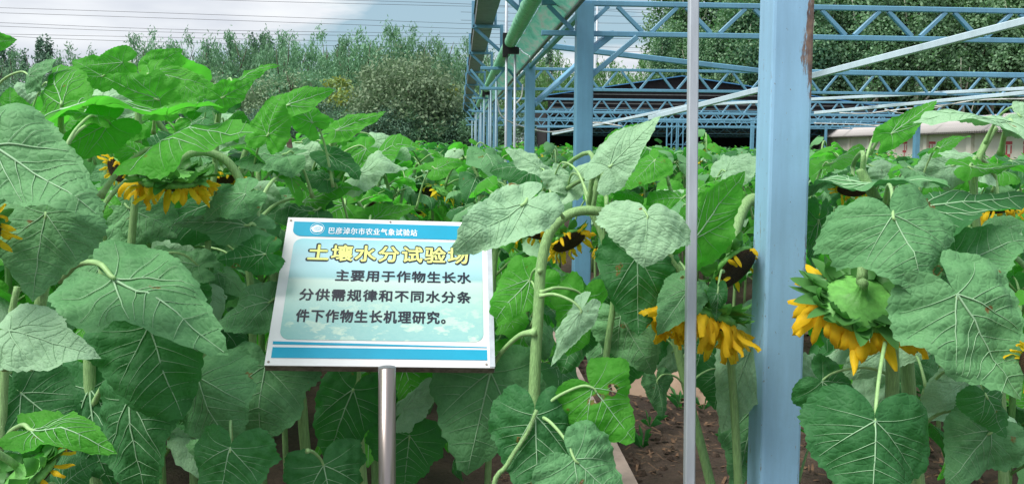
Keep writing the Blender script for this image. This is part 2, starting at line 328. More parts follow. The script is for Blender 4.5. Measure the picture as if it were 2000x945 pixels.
# ------------------------------------------------------------------ leaf geometry
ANG = np.radians([0, 5, 12, 20, 30, 42, 55, 70, 85, 100, 118, 135, 150, 163, 172, 180])
RAD = np.array([1.0, .915, .82, .735, .665, .615, .585, .565, .55, .53, .505, .465, .39, .275, .15, .07])
def leaf_mesh(name, rng, ratio=1.0, bend=.6, side=.5, fold=0., wave=.05, twist=0., curl=0., nr=14, na=120, veins=True, mats=None, petiole=False, pucker=.015):
    p1, p2, p3 = rng.uniform(0, 6.28, 3); lob = rng.normal(0, .045, 12)
    wsc = ratio/1.06
    def radius(ph):
        r = np.interp(np.abs(ph), ANG, RAD)
        for k in range(1, 5): r = r*(1+lob[k]*np.cos(k*ph+p1*k)*np.minimum(1, np.abs(ph)*1.5))
        return r
    fl, fr = rng.uniform(-.1, .9, 2); asy = rng.uniform(-.09, .09); lw1, lw2 = rng.uniform(-.06, .06, 2); tipc = rng.uniform(-.1, .5); ru = rng.uniform(.012, .028)
    lob2 = rng.normal(0, .016, 12)
    radius0 = radius
    def radius(ph):
        r = radius0(ph)
        for k in range(5, 12): r = r*(1+lob2[k]*np.cos(k*ph+p2*k)*np.minimum(1, np.abs(ph)*1.2))
        return r
    def rad1(a): return float(radius(np.array([a]))[0])
    paths = [([(0, 0), (0, .5), (0, .965)], .0105, .0018)]
    for sg in (-1, 1):
        a = 0.62+rng.uniform(-.07, .07); e = rad1(a*sg)*.93
        ex, ey = sg*e*math.sin(a), e*math.cos(a)
        paths.append(([(0, 0), (ex*.52, ey*.40), (ex, ey)], .0080, .0014))
        for q, aa in ((.22, 1.25), (.42, .98), (.64, .78)):
            bx, by = ex*q*1.02, ey*q*.86; aa += rng.uniform(-.06, .06); e2 = rad1(sg*(aa+.12))*.9
            paths.append(([(bx, by), ((bx+sg*e2*math.sin(aa+.12))/2, (by+e2*math.cos(aa+.12))/2-.02), (sg*e2*math.sin(aa+.12), e2*math.cos(aa+.12))], .0032, .0006))
        a = 2.0+rng.uniform(-.15, .15); e = rad1(sg*a)*.85
        paths.append(([(0, 0), (sg*e*math.sin(a)*.55, e*math.cos(a)*.2), (sg*e*math.sin(a), e*math.cos(a))], .0040, .0008))
        for y0 in (.21, .36, .51, .66, .80):
            y0 += rng.uniform(-.03, .03); a = .62*(1-y0)**.75*1.02; e = rad1(sg*a)*.94
            ex2, ey2 = sg*e*math.sin(a), e*math.cos(a)
            if ey2 < y0+.03: ey2 = y0+.05
            paths.append(([(0, y0), (ex2*.55, y0+(ey2-y0)*.42), (ex2, ey2)], .0042*(1.1-y0*.7), .0007))
    def bez(pts, n):
        (x0, y0), (x1, y1), (x2, y2) = pts; t_ = np.linspace(0, 1, n)
        return (1-t_)**2*x0+2*t_*(1-t_)*x1+t_**2*x2, (1-t_)**2*y0+2*t_*(1-t_)*y1+t_**2*y2, t_
    VP = np.concatenate([np.stack(bez(q[0], 14)[:2], 1) for q in paths])
    def deform(x, y, zo=0., onvein=False):
        x = np.asarray(x, float); y = np.asarray(y, float); rr = np.hypot(x, y)
        if onvein: q = pucker*.42
        elif nr < 6: q = 0.
        else: dv = np.sqrt(((np.stack([x, y], 1)[:, None]-VP[None])**2).sum(2).min(1)); q = pucker*.85*(1-np.exp(-(dv/.045)**2))*np.minimum(rr*4, 1)
        x = x*wsc; x = x*(1+asy*np.sign(x))+.4*asy*y*y*(1-y)
        ph = np.arctan2(x, y); ax = np.abs(x)
        z = -fold*ax+q+ru*np.sin(x*21+y*9+p1)*np.sin(y*17-x*6+p2)*np.minimum(rr*3, 1)
        z = z+wave*(np.sin(ph*3+p1)+.7*np.sin(ph*5+p2)+.5*np.sin(ph*9+p3)+.35*np.sin(ph*14+p2))*rr**2.2
        z = z-curl*rr**4-fl*np.maximum(0, x-.16)**1.5-fr*np.maximum(0, -x-.16)**1.5-tipc*np.maximum(0, y-.6)**2*1.5+lw1*np.sin(x*7+y*4+p2)+lw2*np.sin(y*8-x*3+p1)*np.minimum(rr*2, 1)+zo
        if twist:
            a = twist*y; x, z = x*np.cos(a)-z*np.sin(a), x*np.sin(a)+z*np.cos(a)
        if abs(side) > 1e-3:
            xn = np.sin(side*x)/side+z*np.sin(side*x); z = -(1-np.cos(side*x))/side+z*np.cos(side*x); x = xn
        if abs(bend) > 1e-3:
            yn = np.sin(bend*y)/bend+z*np.sin(bend*y); z = -(1-np.cos(bend*y))/bend+z*np.cos(bend*y); y = yn
        return np.stack([x, y, z], -1)
    ph = np.linspace(-np.pi, np.pi, na, endpoint=False); rb = radius(ph)
    if nr >= 5:
        tooth = (np.array([0, .55, 1.0])[np.arange(na) % 3] if na > 60 else np.where(np.arange(na) % 2 == 0, .0, 1.0))*rng.uniform(.018, .055, na); rb = rb*(1+tooth*(np.abs(ph) > .09)*(np.abs(ph) < 2.7))
    ss = (np.arange(1, nr+1)/nr)**.85
    X = (ss[:, None]*(rb*np.sin(ph))[None]).ravel(); Y = (ss[:, None]*(rb*np.cos(ph))[None]).ravel()
    X = np.concatenate([[0], X]); Y = np.concatenate([[0], Y])
    V = deform(X, Y); uv = [np.stack([X, Y], -1)]
    mb = MB(); f = []
    for k in range(na):
        k2 = (k+1) % na
        if k == na-1: pass
        f.append((0, 1+k2, 1+k))
        for j in range(nr-1):
            a, b = 1+j*na, 1+(j+1)*na
            f.append((a+k, a+k2, b+k2, b+k))
    # leave the notch at the base open
    f = [q for q in f if not (q[0] != 0 and (q[0]-1) % na == na-1)] if nr > 3 else f
    mb.add(V, f, 0)
    tip = deform([0.], [1.0])[0]
    if veins:
        for pts, r0, r1 in paths:
            n = 9 if nr > 10 else 5; bx, by, t_ = bez(pts, n)
            if nr <= 10 and r0 < .0035: continue
            dx, dy = np.gradient(bx), np.gradient(by); l = np.hypot(dx, dy)+1e-9; nx, ny = -dy/l, dx/l
            r = r0+(r1-r0)*t_
            A = deform(bx+nx*r/wsc, by+ny*r, 0, True); B = deform(bx-nx*r/wsc, by-ny*r, 0, True); C = deform(bx, by, r*.5+.0018, True); D = deform(bx, by, -r*.7-.0035, True)
            b0 = len(mb.v); vs = np.concatenate([A, C, B, D]); fs = []
            for i in range(n-1):
                for u_, v_ in ((0, 1), (1, 2), (2, 3), (3, 0)):
                    fs.append((u_*n+i, v_*n+i, v_*n+i+1, u_*n+i+1))
            mb.add(vs, fs, 1); uv.append(np.stack([np.tile(bx, 4), np.tile(by, 4)], -1))
    mb.uv = np.concatenate(uv)
    me = mb.mesh(name, mats or [M['leaf'], M['vein']], True)
    return me, Vector(tip)
def frame_to(B, T, n, tip):
    """matrix mapping mesh base->B, chord tip->T, with the blade's normal near n"""
    y = (T-B); Ls = y.length; y.normalize(); n = Vector(n); z = (n-y*n.dot(y)).normalized(); x = y.cross(z)
    W_ = Matrix((x, y, z)).transposed()
    ty = tip.normalized(); zz = Vector((0, 0, 1)); tz = (zz-ty*zz.dot(ty)).normalized(); tx = ty.cross(tz)
    C_ = Matrix((tx, ty, tz)).transposed()
    s_ = Ls/tip.length
    return Matrix.Translation(B) @ (W_ @ C_.inverted()).to_4x4() @ Matrix.Scale(s_, 4)

# ------------------------------------------------------------------ flower head pieces (unit: disc radius 1, +Z is where it looks)
def petal_mesh(rng, curl, ln):
    wid = rng.uniform(.085, .15); mb = MB(); nu, nv = 4, 9; vs = []; c2 = rng.uniform(-.6, .6); tw = rng.uniform(-1.2, 1.2); wv = rng.uniform(0, 6)
    x = y = z = 0.; a = rng.uniform(-.1, .3); pos = []
    for j in range(nv):
        t_ = j/(nv-1); pos.append((y, z, a)); st = ln/(nv-1); a += curl/(nv-1)*(.4+1.2*t_)+.25*math.sin(t_*5+wv); y += math.cos(a)*st; z += math.sin(a)*st
    for j in range(nv):
        t_ = j/(nv-1); w_ = wid*(math.sin(math.pi*min(1, t_*.82+.16))**.7)*(1 if t_ < .98 else .25)
        Y, Z, A = pos[j]
        for i in range(nu+1):
            s_ = (i/nu*2-1); xx = s_*w_; zz = .09*s_*s_+.035*math.sin(s_*5+t_*7+wv); ta = tw*t_
            xr = xx*math.cos(ta)-zz*math.sin(ta); zr = xx*math.sin(ta)+zz*math.cos(ta)
            vs.append((xr+c2*.12*t_*t_, Y-zr*math.sin(A), Z+zr*math.cos(A)))
    fs = [(j*(nu+1)+i, j*(nu+1)+i+1, (j+1)*(nu+1)+i+1, (j+1)*(nu+1)+i) for j in range(nv-1) for i in range(nu)]
    return mb.add(vs, fs).mesh('petal', M['petal'], True)
def bract_mesh(rng, curl, ln=.62, wd=.21):
    mb = MB(); nu, nv = 4, 8; vs = []; a = 0; y = z = 0.; tw = rng.uniform(-.4, .4)
    for j in range(nv):
        t_ = j/(nv-1); w_ = wd*(1-t_)**.62*(1-.25*(1-t_)**4)+.004
        for i in range(nu+1):
            s_ = i/nu*2-1; xx = s_*w_; zz = -.10*s_*s_*(1-t_)+tw*t_*xx
            vs.append((xx, y-zz*math.sin(a), z+zz*math.cos(a)))
        st = ln/(nv-1); a += curl/(nv-1)*(.5+1.5*t_); y += math.cos(a)*st; z += math.sin(a)*st
    fs = [(j*(nu+1)+i, j*(nu+1)+i+1, (j+1)*(nu+1)+i+1, (j+1)*(nu+1)+i) for j in range(nv-1) for i in range(nu)]
    return mb.add(vs, fs).mesh('bract', M['bract'], True)
rg = np.random.default_rng(11)
PETALS = [petal_mesh(rg, c, l) for c, l in ((.5, .8), (1.1, .75), (1.6, .85), (-.5, .7), (2.1, .7), (.9, .9), (-1.2, .6), (1.4, .65), (.7, .95), (2.8, .8), (1.2, .6), (.2, .7))]
BRACTS = [bract_mesh(rg, c, l, w_) for c, l, w_ in ((-.5, .66, .27), (-1.0, .6, .28), (.2, .7, .25), (-1.5, .55, .26))]
def lathe(prof, n=28, mi=0, mb=None, wob=None):
    mb = mb or MB(); vs = []
    for (r, z) in prof:
        for k in range(n):
            a = 2*math.pi*k/n; rr = r*(1+(wob(a, z) if wob else 0)); vs.append((rr*math.cos(a), rr*math.sin(a), z))
    fs = [(i*n+k, i*n+(k+1) % n, (i+1)*n+(k+1) % n, (i+1)*n+k) for i in range(len(prof)-1) for k in range(n)]
    mb.add(vs, fs, mi); return mb
RECEPT = lathe([(.10, -.62), (.115, -.50), (.15, -.38), (.23, -.28), (.38, -.21), (.60, -.18), (.80, -.17), (.93, -.13), (1.0, -.03), (.98, .07), (.9, .09)], n=54, wob=lambda a, z: (.05 if z < -.2 else .02)*math.sin(9*a)+.015*math.sin(21*a+z*9)).mesh('flower_head', M['recept'], True)
DISC = lathe([(.96, .06), (.93, .13), (.75, .20), (.5, .23), (.25, .20), (.001, .17)]).mesh('seed_disc', M['disc'], True)
def joined_head():
    """small head of one mesh for plants farther off"""
    rng = random.Random(4); mb = MB()
    lathe([(.12, -.5), (.2, -.33), (.7, -.2), (1.0, 0), (.95, .1)], 10, 0, mb); lathe([(.95, .08), (.7, .2), (.01, .18)], 10, 1, mb)
    for k in range(18):
        if rng.random() < .12: continue
        a = k/18*6.283+rng.uniform(-.1, .1); c = rng.uniform(.3, 1.5); l = rng.uniform(.5, .85); u = Vector((math.cos(a), math.sin(a), 0)); s_ = Vector((-math.sin(a), math.cos(a), 0))
        p0 = u*.93; p1 = p0+u*l*.5*math.cos(c*.4)+Vector((0, 0, l*.5*math.sin(c*.4))); p2 = p1+u*l*.5*math.cos(c)+Vector((0, 0, l*.5*math.sin(c)))
        mb.add([p0-s_*.08, p0+s_*.08, p1-s_*.16, p1+s_*.16, p2-s_*.03, p2+s_*.03], [(0, 1, 3, 2), (2, 3, 5, 4)], 2)
    for k in range(14):
        a = (k+.5)/14*6.283; u = Vector((math.cos(a), math.sin(a), 0)); s_ = Vector((-math.sin(a), math.cos(a), 0)); p0 = u*.85+Vector((0, 0, -.12))
        mb.add([p0-s_*.2, p0+s_*.2, p0+u*.5+Vector((0, 0, rng.uniform(-.3, .05)))], [(0, 1, 2)], 3)
    return mb.mesh('flower_head', [M['recept'], M['disc'], M['petal'], M['bract']])
HEAD_FAR = joined_head()
def add_head(parent, c, look, r, seed=1, npet=26, nbr=24, drop=.1, grav=1., petal_scale=1.0, bract_scale=1.0):
    """flower_head with petal, bract and seed_disc under it"""
    rng = random.Random(seed); z = Vector(look).normalized(); a = Vector((0, 0, 1)) if abs(z.z) < .95 else Vector((1, 0, 0))
    x = a.cross(z).normalized(); y = z.cross(x)
    mw = Matrix.Translation(Vector(c)) @ Matrix((x, y, z)).transposed().to_4x4() @ Matrix.Scale(r, 4)
    gd = Matrix((x, y, z)) @ Vector((0, 0, -1))      # straight down, seen from the head
    h = link('flower_head', RECEPT, parent, Matrix.Translation(-parent.location) @ mw)
    link('seed_disc', DISC, h)
    for k in range(npet):
        if rng.random() < drop: continue
        t_ = k/npet*2*math.pi+rng.uniform(-.1, .1); s_ = rng.uniform(.8, 1.2)*petal_scale
        ur = Vector((math.cos(t_), math.sin(t_), 0)); py = (ur+gd*rng.uniform(.1, 1.0)*grav*max(.05, 1+1.1*min(0, ur.dot(gd)))+Vector((rng.gauss(0, .16), rng.gauss(0, .16), rng.gauss(.1, .16)))).normalized()
        px = Vector((math.sin(t_), -math.cos(t_), 0)); px = (px-py*px.dot(py)+Vector((0, 0, rng.gauss(0, .4)))); px = (px-py*px.dot(py)).normalized(); pz = px.cross(py)
        m = Matrix.Translation(ur*.95+Vector((0, 0, .02+.05*(k % 2)))) @ Matrix((px, py, pz)).transposed().to_4x4() @ Matrix.Scale(s_, 4)
        link('petal', rng.choice(PETALS), h, m)
    for k in range(nbr):
        ri = k % 3; t_ = k*2.39996+rng.uniform(-.15, .15); rr = (.78, .87, .95)[ri]; s_ = rng.uniform(.75, 1.2)*bract_scale
        m = Matrix.Rotation(t_-math.pi/2, 4, 'Z') @ Matrix.Translation((0, rr, (-.19, -.16, -.07)[ri])) @ Matrix.Rotation(rng.uniform(-.55, .15)-(.1, 0, -.15)[ri], 4, 'X') @ Matrix.Rotation(rng.uniform(-.3, .3), 4, 'Y') @ Matrix.Scale(s_, 4)
        link('bract', rng.choice(BRACTS), h, m)
    return h

# ================================================================== SETTING: ground, concrete strip, soil bund
mb = MB(); rngp = random.Random(3)
xs = [-400, -60, -20, -8] + [-4+.25*i for i in range(49)] + [12, 25, 60, 400]; ys = [-60, -10, 0] + [1+.25*i for i in range(41)] + [14, 20, 35, 70, 150, 900]
vs = [(x, y, (.03*math.sin(x*3.1+y)+.025*math.sin(y*4.3-x*2)+rngp.uniform(-.02, .02)) if (abs(x) < 8.5 and 1 < y < 11) else 0) for y in ys for x in xs]
nx_ = len(xs)
mb.add(vs, [(j*nx_+i, j*nx_+i+1, (j+1)*nx_+i+1, (j+1)*nx_+i) for j in range(len(ys)-1) for i in range(nx_-1)])
tag(mb.build('ground', M['soil'], smooth=True), 'brown field soil under the sunflowers', kind='structure')
mb = MB()
for k in range(24):
    y0 = 2.2+k*2.5; mb.box((.46, y0, -.1), (.80, y0+2.488, .085+.004*(k % 2)))
tag(mb.build('path', M['concrete']), 'pinkish concrete strip running between the plants', kind='structure')
def bund(x0, x1, y0, y1, h):
    mb = MB(); n = 40; prof = [(0, -.02), (.12, .55), (.3, .9), (.6, 1), (.85, .85), (1, -.05)]; vs = []; r_ = random.Random(7)
    for i in range(n+1):
        x = x0+(x1-x0)*i/n
        for a, b in prof: vs.append((x, y0+(y1-y0)*a+r_.uniform(-.02, .02), h*b+r_.uniform(-.008, .008)))
    m_ = len(prof); mb.add(vs, [(i*m_+j, i*m_+j+1, (i+1)*m_+j+1, (i+1)*m_+j) for i in range(n) for j in range(m_-1)])
    tag(mb.build('soil_bund', M['bund'], smooth=True), 'low ridge of compacted pale soil across the alley', kind='structure')
bund(.95, 3.6, 5.0, 5.55, .13); bund(.95, 3.6, 6.9, 7.5, .12)
# dry straw and litter on the soil
mb = MB(); r_ = random.Random(9)
for i in range(2600):
    x, y = r_.uniform(.2, 3.2), r_.uniform(3.2, 7); 
    if .42 < x < .84 and r_.random() < .55: continue
    a = r_.uniform(0, 6.28); l = r_.uniform(.02, .07); c = Vector((x, y, r_.uniform(.02, .07))); d = Vector((math.cos(a), math.sin(a), r_.uniform(-.3, .4)))*l; s_ = Vector((-math.sin(a), math.cos(a), 0))*r_.uniform(.002, .009)
    mb.add([c-s_, c+s_, c+d+s_*.3, c+d-s_], [(0, 1, 2, 3)])
for i in range(260):
    x, y = r_.uniform(.2, 3.2), r_.uniform(3.2, 7); a = r_.uniform(0, 6.28); s_ = r_.uniform(.012, .04); c = Vector((x, y, .05)); u = Vector((math.cos(a), math.sin(a), 0)); v = Vector((-math.sin(a), math.cos(a), 0)); hz = r_.uniform(.2, .7)
    mb.add([c, c+u*s_*.5+v*s_*.35+Vector((0, 0, s_*hz)), c+u*s_*1.1+Vector((0, 0, s_*.2)), c+u*s_*.5-v*s_*.35+Vector((0, 0, s_*hz*.8))], [(0, 1, 2), (0, 2, 3)])
tag(mb.build('leaf_litter', M['straw']), 'dry brown leaf litter and straw on the soil', 'litter', kind='stuff')

mb = MB(); r_ = random.Random(19)
for i in range(900):
    x, y = r_.uniform(.2, 3.4), r_.uniform(3.0, 7.2)
    if .42 < x < .84 and r_.random() < .85: continue
    s_ = r_.uniform(.006, .028)*(1.6 if r_.random() < .1 else 1); z = .02+(.06 if 5 < y < 5.5 and x > .95 else 0); pts = []
    for a in range(5): pts.append((x+s_*math.cos(a*1.256+i)*r_.uniform(.6, 1.2), y+s_*math.sin(a*1.256+i)*r_.uniform(.6, 1.2), z))
    for a in range(5): pts.append((x+.6*s_*math.cos(a*1.256+i)*r_.uniform(.6, 1.2), y+.6*s_*math.sin(a*1.256+i)*r_.uniform(.6, 1.2), z+s_*r_.uniform(.5, 1)))
    mb.add(pts, [(k, (k+1) % 5, 5+(k+1) % 5, 5+k) for k in range(5)]+[(5, 6, 7, 8, 9)])
tag(mb.build('soil_clods', M['soil']), 'loose clods of soil scattered in the alley', 'soil clods', kind='stuff')
mb = MB(); r_ = random.Random(29)
for i in range(46):
    x, y = r_.uniform(.95, 3.0), r_.uniform(3.6, 6.8); n = r_.randint(6, 14)
    for k in range(n):
        a = r_.uniform(0, 6.28); h_ = r_.uniform(.03, .11); u = Vector((math.cos(a), math.sin(a), 0)); v = Vector((-math.sin(a), math.cos(a), 0)); c = Vector((x, y, .02))+u*r_.uniform(0, .02); w_ = r_.uniform(.004, .012)
        m1 = c+u*h_*.4+Vector((0, 0, h_*.7)); t1 = c+u*h_*.9+Vector((0, 0, h_*r_.uniform(.5, 1)))
        mb.add([c, m1+v*w_, t1, m1-v*w_], [(0, 1, 2), (0, 2, 3)])
tag(mb.build('weeds', M['leaf']), 'small green weeds sprouting from the alley soil', 'weeds', kind='stuff')
# ================================================================== SHELTER FRAME
frame = empty('shelter_frame', (.9, 2.6, 0), 'blue painted steel shelter frame with posts and zigzag trusses over the field', 'steel frame')
OFF = Matrix.Translation((-.9, -2.6, 0))
def fpart(mb, name, mat, label=None, parent=None):
    o = mb.build(name, mat, parent or frame, mw=OFF if parent is None else Matrix())
    if label: o['label'] = label
    return o
WID = .131
def column(x, y, w_=WID, h=2.64, label=None, mat='paint', z0=0):
    mb = MB(); c = .008; n = 4
    pts = []
    for cx, cy, a0 in ((-1, -1, 180), (1, -1, 270), (1, 1, 0), (-1, 1, 90)):
        for k in range(3):
            a = R(a0+45*k); pts.append((cx*(w_/2-c)+c*math.cos(a), cy*(w_/2-c)+c*math.sin(a)))
    m_ = len(pts); vs = [(p[0], p[1], -1.3+z0) for p in pts]+[(p[0], p[1], h-1.3) for p in pts]
    mb.add(vs, [(i, (i+1) % m_, m_+(i+1) % m_, m_+i) for i in range(m_)]+[tuple(range(m_))[::-1], tuple(range(m_, 2*m_))])
    mb.box((-w_/2-.05, -w_/2-.05, z0-1.3), (w_/2+.05, w_/2+.05, z0-1.288)) if z0 == 0 else None
    o = mb.build('column', M[mat], frame); o.matrix_local = Matrix.Translation((x-.9, y-2.6, 1.3))
    if label: o['label'] = label
    return o
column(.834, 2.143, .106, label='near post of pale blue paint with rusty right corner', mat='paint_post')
CY = [6.46, 11.45, 16.45, 22.5, 28, 34, 41, 49, 58]
for y in CY: column(.945, y)
for y in (12.5, 21.5, 34): column(11.95, y)
column(15.6, 21.5); column(19.0, 34)
TRUSS = [(6.5, 2.425, 2.655, .04), (12.5, 2.365, 2.66, .042), (21.3, 2.33, 2.66, .05), (30, 2.33, 2.66, .05), (40, 2.33, 2.66, .05)]
for ti, (ty, z0, z1, tw) in enumerate(TRUSS):
    x0, x1 = (.30 if ti else .30), 20
    if ti == 0: x0 = .62
    mb = MB(); mb.bar((x0, ty, z0), (x1, ty, z0), tw); mb.bar((x0, ty, z1), (x1, ty, z1), tw)
    tr = fpart(mb, 'truss', M['paint'])
    per = .535 if ti == 0 else .56; n = int((x1-x0)/per); ph = {0: .28, 1: .1}.get(ti, .2)
    base = MB(); base.bar((-.035, 0, z0+tw*.5), (-per/2+.035, 0, z1-tw*.5), tw*.8, tw*.8, up=(0, 1, 0)).bar((.035, 0, z0+tw*.5), (per/2-.035, 0, z1-tw*.5), tw*.8, tw*.8, up=(0, 1, 0))
    bl = MB(); bl.bar((-.035, 0, z0+tw*.5), (-per/2+.035, 0, z1-tw*.5), tw*.8, up=(0, 1, 0)); br = MB(); br.bar((.035, 0, z0+tw*.5), (per/2-.035, 0, z1-tw*.5), tw*.8, up=(0, 1, 0))
    ml, mr_ = bl.mesh('web_bar', M['paint']), br.mesh('web_bar', M['paint'])
    for k in range(n):
        x = x0+ph+per*k
        for me in (ml, mr_): link('web_bar', me, tr, Matrix.Translation((x, ty, 0)))
def brace(p, q, w_, name='brace', mat='paint', h_=None, label=None):
    mb = MB(); mb.bar(p, q, w_, h_); return fpart(mb, name, M[mat], label)
# pale diagonal tie tubes rising to the right, roof purlin, knee braces
A_, B_ = P(2060, 27, 5.1), P(1595, 147, 6.75)
brace(A_+(A_-B_)*.3, A_+(B_-A_)*2.2, .042, 'tie_bar', 'paint_light', .05, 'pale tie bar slanting up to the right')
brace(P(1080, 262, 21.5), P(1350, 206, 16.5), .06, 'tie_bar', 'paint_light')
brace(P(1350, 206, 16.5), P(2010, 173, 12.0), .05, 'tie_bar', 'paint_light')
brace(P(1592, 221, 14.0), P(2040, 178, 10.5), .05, 'tie_bar', 'paint_light')
brace(P(1035, 86, 11.4), P(1490, 140, 12.4), .075, 'purlin'); brace(P(1490, 140, 12.4), P(2010, 148, 12.2), .075, 'purlin')
brace(P(1042, 205, 11.4), P(1126, 128, 12.3), .07); brace(P(1150, 102, 6.45), P(1196, 66, 6.6), .05)
brace(P(985, 245, 22), P(1030, 202, 20), .07)
for y0, y1 in zip([6.46]+CY[1:-1], CY[1:]): brace((.945, y0+.07, 2.60), (.945, y1-.07, 2.60), .05, name='eave_beam')
for y in CY[:5]: brace((1.0, y, 2.1), (1.35, y, 2.4), .04, name='knee_brace')
# cross beams further back on the right, seen under the second truss
brace((6, 27, 2.30), (20, 25, 2.44), .06, 'purlin'); brace((3, 33, 2.15), (19, 31, 2.3), .06, 'purlin')

# green film roll, strip and its guide poles
roll = empty('film_curtain', (.6, 0, 2.7), 'rolled up green plastic film with a green strip under the eave', 'film curtain')
ro = Matrix.Translation((-.6, 0, -2.7))
rr = random.Random(5)
def film_roll(y0, y1):
    mb = MB(); n = max(6, int((y1-y0)/.035)) if y0 < 12 else 40; sides = 20; vs = []
    for i in range(n+1):
        y = y0+(y1-y0)*i/n; b = .003*math.sin(i*1.9)+rr.uniform(-.0025, .0025)
        for k in range(sides):
            a = 2*math.pi*k/sides; r0 = .070+b*(1+math.sin(a*2+i*.7))+.002*math.sin(3*a+i*.9)
            vs.append((.588+r0*math.cos(a), y+.012*math.sin(a*1.0+.5), 2.75+r0*math.sin(a)))
    mb.add(vs, [(i*sides+k, i*sides+(k+1) % sides, (i+1)*sides+(k+1) % sides, (i+1)*sides+k) for i in range(n) for k in range(sides)]+[tuple(range(sides))[::-1], tuple(range(n*sides, (n+1)*sides))])
    mb.build('film_roll', M['film'], roll, True, ro)
RB = [10.0, 19.0, 28, 37, 46]
film_roll(2.2, 9.92)
for a, b in zip(RB[:-1], RB[1:]): film_roll(a+.08, b-.08)
for i, (y0, y1) in enumerate(((2.2, 9.9), (9.96, 18.9), (19.06, 27.9), (28.06, 46))):
    mb = MB(); n = int((y1-y0)/(.06 if i < 2 else .2)); vs = []
    for j in range(n+1):
        y = y0+(y1-y0)*j/n; q = .006*math.sin(j*.9)+rr.uniform(-.004, .004)
        for a, b in ((.648, 2.70), (.69, 2.675+q), (.74, 2.635-q), (.795, 2.60+q*.5), (.815, 2.585), (.815, 2.552)): vs.append((a, y, b))
    mb.add(vs, [(j*6+k, j*6+k+1, (j+1)*6+k+1, (j+1)*6+k) for j in range(n) for k in range(5)])
    mb.build('film_strip', M['strip'], roll, False, ro)
    mb = MB(); mb.box((.80, y0, 2.535), (.828, y1, 2.551)); mb.build('edge_rail', M['gutter'], roll, False, ro)
for y in RB:
    mb = MB(); mb.box((.50, y-.05, 2.58), (.56, y+.05, 2.84)); mb.box((.56, y-.06, 2.62), (.69, y+.06, 2.70)); mb.box((.60, y-.03, 2.84), (.66, y+.03, 2.86)); mb.box((.50, y-.04, 2.84), (.68, y+.04, 2.858))
    mb.build('roll_bracket', M['black'], roll, False, ro)
def rod(x0, x1, y, z0, z1, r, label, group=None):
    mb = MB(); mb.tube([(x0, y, z0), (x1, y, z1)], r, 12); o = mb.build('guide_pole', M['galv'] if y < 12 else M['pole_blue'], None, True); tag(o, label, 'pole', group); return o
rp = P(1354.5, 0, 1.98); rq = P(1346, 945, 1.90)
d_ = rq-rp; mb = MB()
p_top, p_bot = rp-d_*.9, rp+d_*((0-rp.z)/d_.z)
mb.bar(p_top, p_bot, .0225, .0225, up=(0, 1, 0)); o = mb.build('guide_pole', M['galv']); tag(o, 'slim pale galvanised tube standing in front of a drooping sunflower head', 'pole')
for y in RB[:4]:
    o = rod(.545, .545, y, 0, 2.84, .015 if y < 12 else .018, 'thin galvanised guide pole under the rolled green film', 'guide poles under the film roll')
    o = rod(.66, .66, y+.2, 0, 2.66, .015 if y < 12 else .018, 'thin galvanised guide pole under the rolled green film', 'guide poles under the film roll')
for y in (14, 16.4, 24, 33, 42): rod(.60, .60, y, 0, 2.7, .02, 'thin galvanised guide pole under the rolled green film', 'guide poles under the film roll')

# grey sheet steel gutter carried on outrigger brackets
gut = empty('steel_gutter', (.37, 0, 3.4), 'grey sheet steel gutter on blue outrigger brackets left of the green roll', 'gutter')
go = Matrix.Translation((-.37, 0, -3.4))
y = 2.0; k = 0
while y < 60:
    l = 2.4; mb = MB(); zz = 3.395-.004*(k % 2); t_ = .003*(k % 2)
    mb.box((.235-t_, y, zz), (.505+t_, y+l+.05, zz+.006)); mb.box((.229-t_, y, zz), (.2349-t_, y+l+.05, zz+.16)); mb.box((.5051+t_, y, zz), (.511+t_, y+l+.05, zz+.16)); mb.box((.205-t_, y, zz+.154), (.2289-t_, y+l+.05, zz+.16))
    mb.build('gutter_section', M['gutter'], gut, False, go); y += l; k += 1
for y in (9.0, 13.2, 17.2, 22, 27, 33, 40, 48, 56):
    mb = MB(); s_ = .05
    mb.bar((.20, y, 3.36), (.64, y, 3.36), s_); mb.bar((.20, y, 3.33), (.20, y, 3.74), s_); mb.bar((.545, y, 3.386), (.545, y, 3.62), s_*.8); mb.bar((.22, y+.03, 3.34), (.70, y+.03, 2.92), s_); mb.bar((.64, y-.03, 2.86), (.64, y-.03, 3.385), s_)
    mb.build('gutter_bracket', M['paint'], gut, False, go)

# white supply cables slung below the trusses
def cable(name, pts, r, mat, label, group=None):
    mb = MB(); mb.tube(smoothpts(pts, 8), r, 6); return tag(mb.build(name, M[mat], None, True), label, 'cable', group)
cable('hanging_cable', [P(970, 190, 14), P(985, 232, 14), P(1060, 257, 14.5), P(1110, 253, 15), P(1160, 240, 15), P(1215, 247, 15)], .012, 'wcable', 'white cable sagging between the blue posts above the field')
cable('hanging_cable', [P(1021, 165, 11), P(1018, 190, 11), P(1004, 206, 11)], .010, 'wcable', 'short white cable looped from the second blue post')
cable('hanging_cable', [P(1640, 221, 14), P(1690, 222, 14), P(1750, 215, 14), P(1850, 205, 13), P(1950, 188, 12), P(2030, 182, 12)], .012, 'wcable', 'white cable draped along the slanting tie bar right of the big post')
cable('hanging_cable', [P(1728, 214, 14), P(1765, 222, 14), P(1810, 215, 14), P(1900, 197, 13), P(2030, 193, 12)], .011, 'wcable', 'second white cable looped under the tie bar at the right')
cable('hanging_cable', [P(1590, 241, 25), P(1690, 244, 25), P(1740, 252, 25)], .016, 'wcable', 'pale cable strung low beside the tiled wall')

